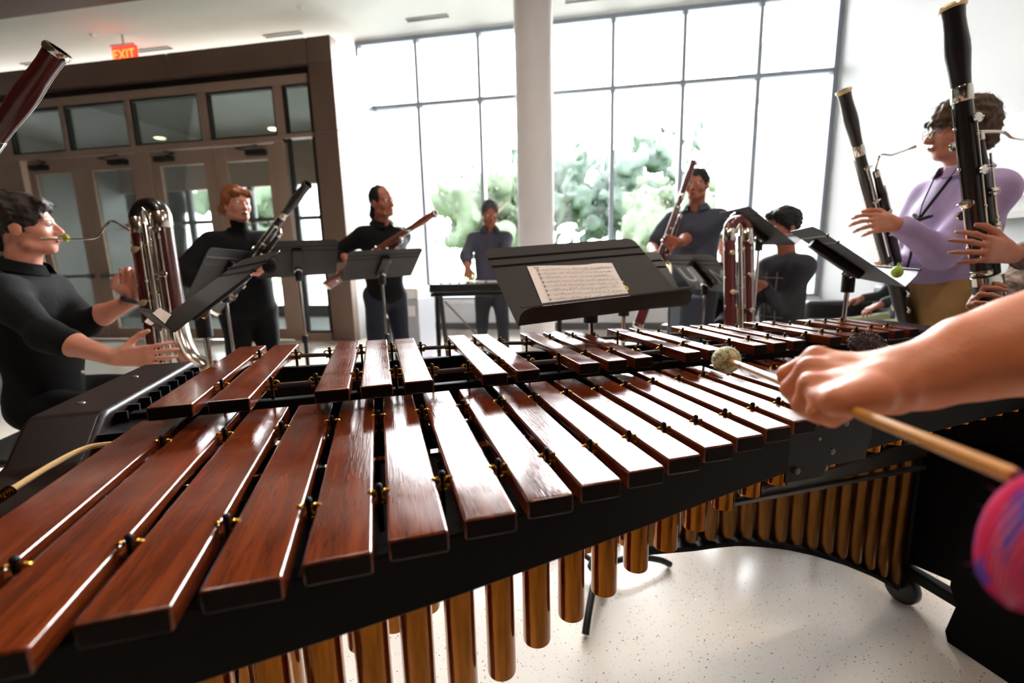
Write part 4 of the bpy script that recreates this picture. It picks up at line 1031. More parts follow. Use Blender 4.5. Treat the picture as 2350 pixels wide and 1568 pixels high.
# ================================================================ music stands
def desk_axes(yaw, tilt, roll):
    yaw, tilt, roll = rad(yaw), rad(tilt), rad(roll)
    if tilt < 0: yaw += PI; tilt = -tilt; roll = -roll
    x = Vector((math.cos(yaw), math.sin(yaw), 0)); aw = Vector((-math.sin(yaw), math.cos(yaw), 0))
    y = Vector((0, 0, 1))*math.cos(tilt)+aw*math.sin(tilt)
    return x*math.cos(roll)+y*math.sin(roll), y*math.cos(roll)-x*math.sin(roll)
def music_stand(label, C, yaw, tilt, roll=0, W=.5, H=.34, deskm='stand', pole=None, foot=None, group='music stands'):
    C = Vector(C); X, Y = desk_axes(yaw, tilt, roll); Z = X.cross(Y)
    base = C-Z*.05-Y*.06; bx = Vector((base.x, base.y, 0)) if foot is None else Vector((foot[0], foot[1], 0))
    t = thing('music_stand', label, 'music stand', bx, 0, group)
    D = Matrix.Translation(-bx) @ frame(X, Y, Z, C)
    mb = MB(); w, h = W/2, H/2; c = .03; th = .0022
    poly = [(-w, -h), (w, -h), (w, h-c)]+[(w-c+c*math.cos(a), h-c+c*math.sin(a)) for a in [PI/8*i for i in range(1, 4)]]+[(w-c, h), (-w+c, h)]+[(-w+c+c*math.cos(a), h-c+c*math.sin(a)) for a in [PI/2+PI/8*i for i in range(1, 4)]]+[(-w, h-c)]
    mb.prism(poly, -th, 0, D)
    mb.build('desk', deskm, t, smooth=False)
    rb = MB()
    for yy in (h-.055, h-.095): rb.tube([(-w+.004, yy, .0), (w-.004, yy, .0)], .006, 8, m=D, flat=.6)
    rb.build('desk_rib', deskm, t)
    lp = MB(); k = .035
    lpoly = [(-w, 0), (w, 0), (w, .03)]+[(w-k+k*math.cos(a), .03+k*math.sin(a)*.9) for a in [PI/8*i for i in range(1, 5)]]+[(-w+k+k*math.cos(a), .03+k*math.sin(a)*.9) for a in [PI/2+PI/8*i for i in range(0, 4)]]+[(-w, .03)]
    lp.prism([(a, b) for a, b in lpoly], -h-th, -h, D @ frame((1, 0, 0), (0, 0, 1), (0, 1, 0), (0, 0, 0)))
    lp.build('ledge', deskm, t, smooth=False)
    MB().box((-w, -h, .0), (w, -h+.008, .002), D @ Matrix.Translation((0, 0, .063))).build('ledge_lip', deskm, t, smooth=False)
    sp = MB(); sp.prism([(-.035, -h*.62), (.035, -h*.62), (.028, h*.62), (-.028, h*.62)], -.036, -.003, D)
    sp.build('spine', 'stand2', t, smooth=False, bevel=.006)
    kb = MB().lathe([(.004, -.05), (.024, -.048), (.026, -.040), (.022, -.034), (.008, -.033)], 18, D @ Matrix.Translation((.0, -h*.42, 0)))
    kb.build('knob', 'chrome', t)
    sock = D @ Vector((0, -h*.5, -.05)); top = sock
    sk = MB().tube([top+Vector((0, 0, .045)), top-Vector((0, 0, .05))], .022, 14); sk.build('socket', 'stand2', t)
    fb = Vector((0, 0, 0)); ztop = top.z-.04; P = lambda z: Vector((top.x+(0-top.x)*(1-z/top.z), top.y+(0-top.y)*(1-z/top.z), z))
    zm = ztop*.62
    MB().tube([P(ztop), P(zm-.02)], .0085, 12).build('upper_pole', 'chrome', t)
    MB().tube([P(zm), P(.05)], .013, 12).build('lower_pole', 'stand2', t)
    MB().lathe([(.013, zm-.02), (.019, zm-.015), (.019, zm+.03), (.012, zm+.035)], 14, Matrix.Translation(P(zm)-Vector((0, 0, zm)))).build('clutch', 'stand2', t)
    MB().lathe([(.02, .02), (.045, .05), (.03, .085), (.015, .09)], 16).build('hub', 'stand2', t)
    a0 = math.atan2(Y.y, Y.x)+.35
    for q in range(3):
        a = a0+2*PI*q/3; d = Vector((math.cos(a), math.sin(a), 0))
        MB().tube(bez([d*.02+Vector((0, 0, .055)), d*.13+Vector((0, 0, .068)), d*.24+Vector((0, 0, .040)), d*.29+Vector((0, 0, .011))], 5), [.012]*16, 10).build('leg', 'stand2', t)
    t['_d'] = 0; del t['_d']
    return t, frame(X, Y, Z, C)
def on_desk(D, px, py):                                        # the point of a desk surface seen at a photo point, in desk coordinates
    d = ray(px, py); n = D.col[2].to_3d(); o = D.translation
    s = (o-CAMP).dot(n)/d.dot(n); p = D.inverted() @ (CAMP+d*s); return p.x, p.y
def sheet(label, D, quad, rows=9, group=None, notes=True, lift=.0025):
    """paper lying on a desk; quad in desk coordinates TL TR BR BL"""
    t = thing('music_sheet', label, 'sheet music', group=group, mtx=D @ Matrix.Translation((0, 0, lift)))
    TL, TR, BR, BL = [Vector((q[0], q[1], 0)) for q in quad]
    n = 10; vs = []; fs = []
    pt = lambda u, v: (TL*(1-u)+TR*u)*(1-v)+(BL*(1-u)+BR*u)*v
    for i in range(n+1):
        for j in range(n+1):
            p = pt(i/n, j/n); p.z = .0012*math.sin(i*.9+j*.4)+(.003*(1-j/n)**2 if i > 7 else 0); vs.append(p)
    for i in range(n):
        for j in range(n): fs.append((i*(n+1)+j, (i+1)*(n+1)+j, (i+1)*(n+1)+j+1, i*(n+1)+j+1))
    MB().add(vs, fs).build('page', 'paper', t)
    if notes:
        rg = random.Random(5); mb = MB()
        def q4(u0, v0, u1, v1, z=.0046):
            a, b, c, d = pt(u0, v0), pt(u1, v0), pt(u1, v1), pt(u0, v1)
            for p in (a, b, c, d): p.z = z
            mb.add([a, b, c, d], [(0, 1, 2, 3)])
        q4(.06, .055, .12, .075)
        for r in range(rows):
            v = .11+r*.094; u0 = .10; u1 = .97-.02*(r % 3)
            for l in range(5): q4(u0, v+l*.0075, u1, v+l*.0075+.0016)
            q4(u0-.012, v-.006, u0+.004, v+.042)
            u = u0+.05
            while u < u1-.03:
                if rg.random() < .78:
                    y = v+rg.uniform(-.006, .03); q4(u, y, u+.011, y+.010); q4(u+.009, y-.022, u+.0115, y+.004)
                    if rg.random() < .5: q4(u+.009, y-.023, u+.03, y-.018)
                u += rg.uniform(.016, .036)
        mb.build('notation', 'ink', t, smooth=False)
    return t

# ---------------- the stands of the photograph
GS = 'music stands'
s5, D5 = music_stand('big dark music stand facing the camera behind the marimba, holding a pale page', (-.04, 1.53, 1.13), 25, 54, 5, .56, .36, 'stand', foot=(.02, 1.62))
q = [on_desk(D5, *p) for p in ((1209, 613), (1403, 607), (1458, 702), (1251, 717))]
sheet('pale page of handwritten music lying on the big dark music stand', D5, q)
a = on_desk(D5, 1437, 657)
text_obj('desk_mark', 'S', .07, Matrix.Translation(-s5.location) @ D5 @ Matrix.Translation((a[0]-.012, a[1], .0012)), 'yellow', s5, .0004)
s5b, D5b = music_stand('dark music stand half hidden right behind the big stand with the pale page', tuple(at(1425, 645, 1.95)), 18, 48, 3, .46, .32, 'stand2')
s4, D4 = music_stand('music stand in front of the ponytailed bassoonist by the window', (-1.44, 3.10, 1.16), 45, -55, 3, .5, .34)
s3, D3 = music_stand('music stand in front of the entrance sidelight, left of the ponytailed bassoonist', (-1.92, 2.86, 1.21), 40, -48, 2, .5, .34)
s2, D2 = music_stand('music stand in front of the red-haired bassoonist in black', (-2.10, 2.42, 1.12), 100, -30, -3, .5, .34)
s1, D1 = music_stand('music stand seen edge-on in front of the seated contrabassoonist at left', (-1.14, 1.27, 1.12), 137, -54, -5, .5, .34, 'stand2')
s6, D6 = music_stand('music stand with pale stencilled letters on its back, right of the big stand', (.70, 3.38, 1.05), -63, -46, -1, .5, .36)
s7, D7 = music_stand('music stand tilted over the right-hand contrabassoon', (.94, 3.15, 1.33), 274, -51, -1, .5, .34)
s8, D8 = music_stand('music stand with a white lit page in front of the lilac-shirted bassoonist', (.91, 2.02, 1.17), -102, -53, 0, .5, .34)
# stencilled letters on the back of one stand
Dm = D6 @ Matrix.Rotation(PI, 4, 'Y')
for ch, x in (('U', -.155), ('S', .03), ('M', .165)):
    text_obj('stencil_letter', ch, .20, Matrix.Translation(-s6.location) @ Dm @ Matrix.Translation((x, -.03, .0035)), 'steel_dull', s6, .0004)
sheet('small white page sticking out of the edge-on music stand at left', D1, [on_desk(D1, *p) for p in ((395, 724), (362, 704), (333, 740), (370, 762))], notes=False)
sheet('bright white page on the stand of the lilac-shirted bassoonist', D8, [(-.21, .10), (.21, .10), (.21, -.165), (-.21, -.165)], notes=False)

# ================================================================ players
def P(x, y, d): return at(x, y, d)
VIEW = lambda x, y: np.array(ray(x, y).normalized())
RTn = np.array(RT)
# 1 seated contrabassoonist, left
a1 = person(dict(label='person seated at left in a black rolled-sleeve shirt playing a contrabassoon', pos=(-2.36, 1.62), face=28, H=1.80, seat=.52, lean=.04, head=(14, -2, 0), hair='full', hairm='hair_brown', skin='skin_pale',
    top='black_cloth', legs='black_cloth', sleeve=.66, collar=True, buttons=(.36, .24, .12), seed=2, knee=.14,
    armR=dict(wrist=P(262, 822, 1.72), d=P(372, 815, 1.78)-P(262, 822, 1.72), n=VIEW(300, 800)*np.array([1, 1, 0]), curl=[(8, 12, 8), (6, 12, 8), (6, 14, 8), (8, 16, 10)], thumb=-.2, spread=.14, hint=(.3, -.9, -.6)),
    armL=dict(wrist=P(303, 690, 2.0), d=(.10, .10, 1), n=(.6, -.6, 0), curl=[(40, 50, 30)]*4, hint=(-.2, -.3, -1))))
con1_top, con1_d = P(337, 450, 1.97), (P(398, 850, 1.90)-P(337, 450, 1.97)).normalized()
contrabassoon('dark red contrabassoon with silver U-bow held by the seated player at left', con1_top+con1_d*1.32, con1_top, RT, 'red_wood', bocal=[P(262, 508, 1.93), P(243, 517, 1.92), P(222, 545, 1.90), P(180, 549, 1.87), P(138, 549, 1.85)], flare=True)
wb_ = MB(); wv = P(303, 690, 2.0); wb_.torus(.032, .010, along(wv, wv+Vector((.06, .06, .2))))
tag(wb_.build('wristband', 'black_plastic'), 'black wristband on the raised wrist of the seated player at left', 'wristband')
ch = thing('chair', 'dark stacking chair under the seated contrabassoonist at left', 'chair', (-2.36, 1.59, 0), rad(22))
MB().box((-.23, -.22, .42), (.23, .22, .455)).build('seat', 'black_plastic', ch, bevel=.015)
MB().box((-.27, -.20, .60), (-.235, .20, .88)).build('backrest', 'black_plastic', ch, bevel=.012)
for x in (-.21, .21):
    for y in (-.2, .2): MB().tube([(x, y, .42 if x > 0 else .62), (x*1.1, y*1.05, 0)], .011, 8).build('leg', 'steel_dull', ch)
# 2 red-haired bassoonist
a2 = person(dict(label='person with short reddish hair in a black turtleneck playing a black bassoon', pos=(-2.32, 2.86), face=-38, H=1.66, head=(14, 4, 0), hair='bob', hairm='hair_red', skin='skin_pale', top='black_cloth', legs='black_cloth', turtle=True, sleeve_r=1.25, fat=1.12, seed=4,
    armR=dict(wrist=P(505, 668, 2.9), d=(.5, -.6, -.1), n=(.2, .4, -.3), curl=[45]*4, hint=(1, -.2, -.3)),
    armL=dict(wrist=P(618, 612, 2.75), d=(-.7, -.5, .2), n=(.3, -.5, -.2), curl=[50]*4, hint=(-.8, -.2, -.7))))
bassoon('black bassoon slanting across the red-haired player in black', P(492, 716, 3.05), P(712, 428, 2.50), RT, 'black_wood', ring='black_wood', bocal=[P(640, 522, 2.72), P(612, 508, 2.80), P(590, 512, 2.9), P(574, 516, 2.96)])
# 3 ponytailed bassoonist
a3 = person(dict(label='person with a dark ponytail in a black button shirt playing an amber bassoon', pos=(-1.66, 3.58), face=-42, H=1.72, head=(18, 2, 4), lean=.10, hair='receding', hairm='hair_black', skin='skin_tan', top='black_cloth', legs='navy_cloth', collar=True, buttons=(.40, .30), sleeve=.93, seed=6,
    armR=dict(wrist=P(793, 590, 3.40), d=(.25, -.15, -.8), n=(.75, .2, .2), curl=[(20, 40, 20)]*4, hint=(.75, -1, -.5)),
    armL=dict(wrist=P(905, 592, 3.3), d=(-.5, -.4, .1), n=(.2, -.5, .3), curl=[50]*4, hint=(-.6, .1, -.8))))
bassoon('amber bassoon held diagonally by the ponytailed player', P(749, 655, 3.62), P(1003, 493, 3.08), RT, 'amber_wood', ring='amber_wood', bocal=[P(925, 527, 3.25), P(905, 520, 3.32), P(893, 505, 3.4), P(886, 493, 3.46)])
# 4 keyboard player
a4 = person(dict(label='person in a dark slate shirt looking down at the keyboard by the window', pos=(-1.06, 4.80), face=-74, H=1.72, head=(6, 26, 0), lean=.15, hair='short', hairm='hair_gray', skin='skin_tan', top='slate_cloth', legs='charcoal_cloth', collar=True, sleeve=.78, seed=8, step=(.05, -.02),
    armR=dict(wrist=P(1074, 617, 4.32), d=(.12, -.5, -.4), n=(0, -.2, -1), curl=[30]*4, hint=(.9, -.5, -.4)),
    armL=dict(wrist=P(1165, 616, 4.32), d=(-.12, -.5, -.4), n=(0, -.2, -1), curl=[30]*4, hint=(-.9, -.5, -.4))))
# 5 polo-shirted bassoonist
a5 = person(dict(label='person in a dark polo shirt with tan emblem, bassoon held before the window', pos=(.78, 4.08), face=-112, H=1.80, head=(-6, 2, 0), hair='short', hairm='hair_black', skin='skin_tan', top='polo_cloth', legs='charcoal_cloth', collar=True, sleeve=.36, sleeve_r=1.25, fat=1.1, seed=10,
    armL=dict(wrist=P(1562, 556, 3.45), d=(-.9, -.1, .15), n=(.1, -.9, 0), curl=[(30, 45, 20)]*4, hint=(-1, -.3, -.5)),
    armR=dict(wrist=P(1503, 583, 3.55), d=(.7, -.3, -.3), n=(.2, .8, 0), curl=[45]*4, hint=(.8, .1, -.8))))
bassoon('maroon bassoon held upright by the player in the dark polo shirt', P(1462, 752, 3.52), P(1597, 372, 3.42), RT, 'mahog_wood', ring='silver', bocal=[P(1560, 478, 3.45), P(1568, 466, 3.55), P(1574, 455, 3.68)], metal='silver')
lg = MB(); lp = a5['T'](-.085, .118, .40); fwd = a5['fwd']; rg_ = a5['rgt']
lg.prism([(-.035, -.012), (-.01, -.03), (.02, -.022), (.012, -.004), (.036, .004), (.02, .012), (.034, .030), (0, .020), (-.022, .012)], 0, .004, frame(rg_, (0, 0, 1), (rg_).cross(Vector((0, 0, 1)))*-1, lp+fwd*.012))
lg.build('chest_emblem', 'tan_logo', a5['root'], smooth=False).matrix_parent_inverse = a5['root'].matrix_local.inverted() if False else Matrix.Translation(-a5['pos'])
# 6 seated contrabassoonist, right
a6 = person(dict(label='seated person in a dark checked sweater behind the right-hand contrabassoon', pos=(1.27, 3.50), face=-160, H=1.74, seat=.52, lean=.05, head=(-4, 6, 0), hair='full', hairm='hair_black', skin='skin_tan', top='charcoal_cloth', legs='black_cloth', sleeve=.97, seed=12,
    armL=dict(wrist=P(1752, 655, 3.0), d=(-.9, -.2, .05), n=(.1, -.9, -.2), curl=[(35, 45, 25)]*4, hint=(-.4, -.6, -.8)),
    armR=dict(wrist=P(1712, 735, 2.95), d=(-.6, -.3, .3), n=(.2, -.8, 0), curl=[40]*4, hint=(.5, .1, -.9))))
pl = MB()
for k in range(3):
    c0 = a6['T'](-.10+k*.10, .136, .44); c1 = a6['T'](-.11+k*.10, .150, .05); pl.tube([c0, (c0+c1)/2+a6['fwd']*.012, c1], .004, 6, flat=.5)
    e0 = a6['T'](-.14, .122, .40-k*.13); e1 = a6['T'](.14, .122, .40-k*.13); pl.tube([e0, (e0+e1)/2+a6['fwd']*.03, e1], .004, 6, flat=.5)
pl.build('check_lines', mat('check_lines', rgb(120, 108, 112), .9), a6['root']).matrix_parent_inverse = Matrix.Translation(-a6['pos'])
t6 = P(1694, 492, 2.66); d6 = (P(1698, 765, 2.60)-t6).normalized()
contrabassoon('maroon contrabassoon standing before the seated player at right', t6+d6*1.30, t6, RT, 'mahog_wood', metal='silver', bocal=[P(1672, 505, 2.66), P(1700, 490, 2.8), P(1745, 545, 2.95), P(1765, 540, 3.02)])
st6 = thing('stool', 'dark stool under the seated contrabassoonist at right', 'stool', (1.29, 3.50, 0))
MB().lathe([(.17, .47), (.19, .48), (.19, .51), (.17, .52)], 24).build('seat', 'black_plastic', st6)
for k in range(4): MB().tube([(.13*math.cos(k*PI/2), .13*math.sin(k*PI/2), .47), (.19*math.cos(k*PI/2), .19*math.sin(k*PI/2), 0)], .012, 8).build('leg', 'steel_dull', st6)
# 7 lilac-shirted bassoonist
a7 = person(dict(label='person with wavy brown hair and glasses in a lilac shirt playing a black bassoon', pos=(1.53, 2.42), face=190, H=1.77, head=(-24, 6, 0), tuck=True, hair='mop', hairm='hair_wavy', skin='skin', top='lilac_cloth', legs='khaki_cloth', collar=True, sleeve=.96, sleeve_r=1.08, fat=1.10, seed=14, res=.005,
    armL=dict(wrist=P(2058, 515, 1.88), d=P(2000, 510, 1.86)-P(2058, 515, 1.88), n=(-.2, .85, -.3), curl=[(30, 40, 20), (35, 40, 20), (40, 42, 20), (45, 42, 20)], spread=.2, thumb=.3, hint=(-.3, -.5, -1)),
    armR=dict(wrist=P(2044, 612, 2.12), d=(-.5, -.5, -.35), n=(-.1, -.8, .2), curl=[40]*4, hint=(.6, -.2, -.9))))
gl = MB(); H7 = a7['H']
for q in (-1, 1):
    c = H7(q*.034, .108, .090); R7 = a7['Rh']; gl.torus(.021, .0016, frame(R7[:, 0], R7[:, 2], -R7[:, 1], c), 20, 6)
    gl.tube([H7(q*.055, .104, .093), H7(q*.078, .06, .093), H7(q*.080, -.01, .088)], .0017, 6)
gl.tube([H7(-.013, .112, .093), H7(.013, .112, .093)], .0015, 6)
gl.build('glasses', 'steel', a7['root']).matrix_parent_inverse = Matrix.Translation(-a7['pos'])
stp = MB(); T7 = a7['T']
stp.tube([T7(-.05, .06, .56), T7(-.03, .14, .42), T7(-.012, .165, .36)], .006, 6, flat=.4); stp.tube([T7(.05, .06, .56), T7(.01, .14, .42), T7(-.012, .165, .36)], .006, 6, flat=.4)
stp.tube([T7(-.012, .165, .37), T7(-.012, .180, .20), T7(-.012, .195, .10)], .006, 6, flat=.5); stp.tube([T7(-.06, .15, .375), T7(-.012, .165, .36), T7(.03, .15, .385)], .008, 6)
stp.build('neck_strap', 'black_plastic', a7['root']).matrix_parent_inverse = Matrix.Translation(-a7['pos'])
bassoon('black bassoon with silver bands held by the lilac-shirted player', P(2088, 770, 2.16), P(1946, 203, 1.80), RT, 'black_wood', ring='white_ring', bocal=[P(2020, 357, 1.86), P(2045, 356, 1.92), P(2070, 348, 1.96), P(2086, 342, 1.98)])
# 8 bassoonist at the right edge
p8 = P(2560, 600, 1.56)
a8 = person(dict(label='person in a floral blouse at the right edge holding the nearest black bassoon', pos=(p8.x, p8.y), face=168, H=1.74, head=(-5, 0, 0), hair='bob', hairm='hair_wavy', skin='skin', top=mat('floral_cloth', rgb(190, 168, 160), .85, noise=.93, nscale=34), legs='black_cloth', sleeve=.93, seed=16, res=.0045,
    armL=dict(wrist=P(2322, 583, 1.40), d=P(2232, 565, 1.37)-P(2322, 583, 1.40), n=(-.15, .95, -.1), curl=[(22, 30, 18), (16, 26, 14), (20, 28, 14), (26, 30, 16)], spread=.26, thumb=.1, hint=(-.3, -.6, -1)),
    armR=dict(wrist=P(2262, 728, 1.50), d=(-.55, -.3, .6), n=(.3, -.9, .2), curl=[(40, 50, 30)]*4, hint=(.5, -.2, -1))))
bassoon('tall black bassoon with silver band nearest the camera at right', P(2292, 905, 1.50), P(2196, 14, 1.36), RT*.9+FW*.3, 'black_wood', ring='white_ring', bocal=[P(2300, 303, 1.42), P(2322, 316, 1.45), P(2352, 321, 1.5), P(2400, 320, 1.55)], scale=1.24, keys=1.25)
# bassoon coming in at the upper left
tb, td = P(146, 128, 1.10), (P(20, 305, 1.12)-P(146, 128, 1.10)).normalized()
bassoon('dark red bassoon poking in at the upper left corner', tb+td*1.34, tb, RT, 'red_wood', ring='silver')
h1, h2 = tb+td*.78, tb+td*1.10
a12 = person(dict(label='person in black just beyond the left edge holding the dark red bassoon', pos=(-2.02, .55), face=48, H=1.76, hair='full', hairm='hair_brown', skin='skin', top='black_cloth', legs='black_cloth', collar=True, sleeve=.93, seed=24, res=.007,
    armL=dict(wrist=h1+Vector((-.10, -.05, -.03)), d=(.9, .4, .2), n=(.4, -.8, .1), curl=[50]*4, hint=(-.7, -.2, -.9)), armR=dict(wrist=h2+Vector((-.06, -.10, .02)), d=(.7, .7, -.2), n=(-.5, .6, .2), curl=[50]*4, hint=(.7, -.4, -.9))))

# ---------------- mallets
def yarn_mallet(label, head, butt, r, elong, mh, ridges=34, shaft=.0046, fuzz=220, fl=1., mf=None, marks=False, group='yarn mallets'):
    head, butt = Vector(head), Vector(butt)
    t = thing('yarn_mallet', label, 'mallet', group=group, mtx=along(butt, head)); L = (butt-head).length
    mb = MB(); tp = [(0, 0, 0), (0, 0, .004), (0, 0, L*.5), (0, 0, L-r*.3)]
    mb.tube(tp, [shaft*.8, shaft, shaft*.98, shaft*.86], 16).build('shaft', 'birch', t)
    if marks:
        for q in range(3): MB().lathe([(shaft*.93, 0), (shaft*.96, .0005), (shaft*.96, .0012), (shaft*.93, .0016)], 16, Matrix.Translation((0, 0, L-.052-q*.004)), cap=False).build('shaft_ring', 'dark_cord', t)
    n, m_ = 4*ridges, 30; vs = []; fs = []
    for j in range(m_+1):
        a = -PI/2+PI*j/m_
        for i in range(n):
            w = 2*PI*i/n+.35*math.sin(a); rr = r*(1+.030*math.cos(ridges*2*PI*i/n)*math.cos(a)+.01*math.sin(3*w+4*a))
            vs.append((rr*math.cos(a)*math.cos(w), rr*math.cos(a)*math.sin(w), L+rr*elong*math.sin(a)))
    for j in range(m_):
        for i in range(n): fs.append((j*n+i, j*n+(i+1) % n, (j+1)*n+(i+1) % n, (j+1)*n+i))
    ho = MB().add(vs, fs).build('head', mh, t)
    rg = random.Random(9); fz = MB()
    for k in range(fuzz):
        d = Vector((rg.gauss(0, 1), rg.gauss(0, 1), rg.gauss(0, 1))).normalized(); p = Vector((d.x*r, d.y*r, L+d.z*r*elong)); l = rg.uniform(.0012, .0036)*fl
        s_ = Vector((rg.gauss(0, 1), rg.gauss(0, 1), rg.gauss(0, 1))).normalized(); e = p+(d+s_*.7)*l; sd = d.cross(s_).normalized()*.0003
        fz.add([p-sd, p+sd, e+s_*l*.5], [(0, 1, 2)])
    f = fz.build('yarn_fuzz', mf or mh, ho, smooth=False); f['kind'] = 'stuff'
    return t
def yarn_mat(name, c1, c2, scale=40., axis='Z'):
    m = mat(name, c1, .95, sheen=.6); nt = m.node_tree; b = nt.nodes['Principled BSDF']
    tc = nt.nodes.new('ShaderNodeTexCoord'); n = nt.nodes.new('ShaderNodeTexNoise'); n.inputs['Scale'].default_value = scale; n.inputs['Detail'].default_value = 3
    mp = nt.nodes.new('ShaderNodeMapping'); mp.inputs['Scale'].default_value = (4, 4, .35); nt.links.new(tc.outputs['Object'], mp.inputs[0]); nt.links.new(mp.outputs[0], n.inputs[0])
    cr = nt.nodes.new('ShaderNodeValToRGB'); cr.color_ramp.elements[0].position = .46; cr.color_ramp.elements[0].color = c1; cr.color_ramp.elements[1].position = .54; cr.color_ramp.elements[1].color = c2
    nt.links.new(n.outputs['Fac'], cr.inputs[0]); nt.links.new(cr.outputs[0], b.inputs['Base Color']); return m
yarn_mallet('yarn mallet with a round green and cream head gripped over the bars', P(1667, 826, .66), P(2331, 1094, .25), .0185, 1.0, yarn_mat('green_yarn', rgb(120, 128, 60), rgb(206, 200, 160), 60), mf='paper', marks=True)
yarn_mallet('yarn mallet with a dark oval head behind the bare forearm', P(1990, 790, .68), P(2600, 905, .58), .0165, 1.42, yarn_mat('dark_yarn', rgb(30, 22, 26), rgb(52, 42, 44), 60), ridges=44, fuzz=420, fl=.55, mf='white_plastic')  # white fuzz paints a lit rim onto the dark head
mg = yarn_mat('magenta_yarn', rgb(214, 34, 96), rgb(92, 54, 168), 26)
yarn_mallet('thick magenta and purple yarn mallet head at the right edge, close to the camera', P(2398, 1238, .235), P(2660, 740, .25), .0225, 1.7, mg, ridges=40, fuzz=120, shaft=.005)

# 9 the marimba player: left forearm and hand in close-up
p9 = P(2560, 735, .42)
S = Soft(.0021, .010)
wr, el9 = P(2052, 868, .425), P(2570, 735, .43)
mc = [P(1872, 826, .475), P(1856, 850, .455), P(1860, 886, .434), P(1884, 918, .414)]
for i, (m_, w_) in enumerate(zip(mc, (P(2030, 866, .445), P(2036, 874, .432), P(2040, 884, .42), P(2040, 896, .412)))):
    S.rc(m_, w_, .0125-.0007*i, .0150, .014)
    S.el(Vn(m_)-np.array(FW)*.003+np.array(UP)*.002, np.array([.0112, .0112, .0112])*(1-.05*i), None, .006)
S.rc(P(1940, 905, .418), P(2035, 890, .412), .0165, .019, .016); S.rc(P(1922, 922, .392), P(2000, 906, .397), .0130, .0170, .012)                       # heel of the hand
S.rc(P(1925, 862, .455), P(2030, 862, .44), .016, .018, .016)
F9 = [[mc[0], P(1806, 860, .497), P(1816, 892, .500), P(1846, 904, .49)],
      [mc[1], P(1816, 893, .468), P(1832, 915, .472), P(1868, 916, .468)],
      [mc[2], P(1843, 930, .438), P(1866, 946, .444), P(1900, 936, .446)],
      [mc[3], P(1876, 948, .410), P(1908, 960, .413), P(1938, 950, .420)]]
for i, f in enumerate(F9): S.chain(f, [(.0108, .0098, .0090, .0078), (.0108, .0100, .0090, .0078), (.0102, .0096, .0086, .0075), (.0092, .0088, .0080, .007)][i], .0022)
S.chain([P(1960, 850, .462), P(1885, 862, .500), P(1845, 872, .515), P(1815, 878, .525)], [.016, .0125, .0105, .0088], .006)      # thumb along the far side
S.chain([P(2052, 880, .425), P(2120, 864, .425), P(2230, 822, .425), P(2350, 793, .425), P(2460, 765, .425), el9], [.0210, .0250, .034, .0405, .044, .043], .02)
S.rc(P(2040, 864, .438), P(2130, 850, .432), .015, .018, .02)
for k in range(4):                                                                    # tendons on the back of the hand
    S.rc(Vn(mc[k])-np.array(FW)*.008+np.array(UP)*.003, Vn(P(2000, 852+k*10, .432-.005*k))-np.array(FW)*.010, .0032, .003, .008)
for k in range(5):                                                                    # skin creases near the heel
    x = 1905+k*19; S.rc(Vn(P(x, 895-k*1.5, .398)), Vn(P(x+5, 918-k, .397)), .0012, .0012, .003, True)
arm_me = S.mesh('forearm', relax=2)
cam_r = p9+Vector((.24, -.20, 0))
a9 = person(dict(label='marimba player at the right edge whose bare forearm reaches over the bars with a mallet', pos=(cam_r.x+.10, cam_r.y-.06), face=112, H=1.78, hair='short', hairm='hair_brown', skin='skin_arm', top='black_cloth', legs='black_cloth', sleeve=.30, seed=18, res=.007,
    armL=dict(wrist=P(2350, 793, .43), hand=False, hint=(-.2, -.6, -1)), armR=dict(wrist=P(2540, 800, .60), d=(-.8, .5, 0), n=(0, 0, -1), curl=[60]*4, hint=(.6, -.5, -.8))))
bm = bmesh.new(); bm.from_mesh(a9['body'].data); arm_me.transform(Matrix.Translation(-a9['pos'])); bm.from_mesh(arm_me); bm.to_mesh(a9['body'].data); bm.free(); a9['body'].data.shade_smooth()

# ================================================================ the rest of the lobby
kb = thing('keyboard', 'black electronic keyboard on a stand in front of the player by the window', 'keyboard', (-.86, 4.20, .93), rad(5))
MB().box((-.60, -.14, -.04), (.60, .15, .035)).build('keyboard_case', 'black_plastic', kb, bevel=.012)
wk = MB()
for k in range(36): wk.box((-.54+k*.030, .0-.13, .032), (-.54+k*.030+.028, .02, .044), Matrix.Rotation(PI, 4, 'Z'))
wk.build('white_keys', 'white_plastic', kb, smooth=False)
kn = MB()
for k in range(6): kn.lathe([(.011, .03), (.010, .05), (.002, .052)], 12, Matrix.Translation((-.5+k*.08, -.08, 0)))
kn.build('control_knobs', 'steel', kb)
ks = thing('keyboard_stand', 'black trestle stand carrying the electronic keyboard', 'keyboard stand', (-.86, 4.20, 0), rad(5))
for x in (-.55, .55):
    for y in (-.10, .12): MB().tube([(x, y*.5, .885), (x+(.02 if x < 0 else -.02), y*1.9, 0)], .022, 10).build('leg', 'black_plastic', ks)
MB().box((-.60, -.10, .85), (.60, .10, .885)).build('top_rail', 'black_plastic', ks, smooth=False, bevel=.006)
MB().tube([(-.5, .02, .80), (.1, .10, .10)], .008, 8).build('brace', 'steel_dull', ks)
bins = ((-2.40, 'grey recycling bin with an orange mark, left one of the pair under the window'), (-2.10, 'grey recycling bin with a blue label, right one of the pair under the window'))
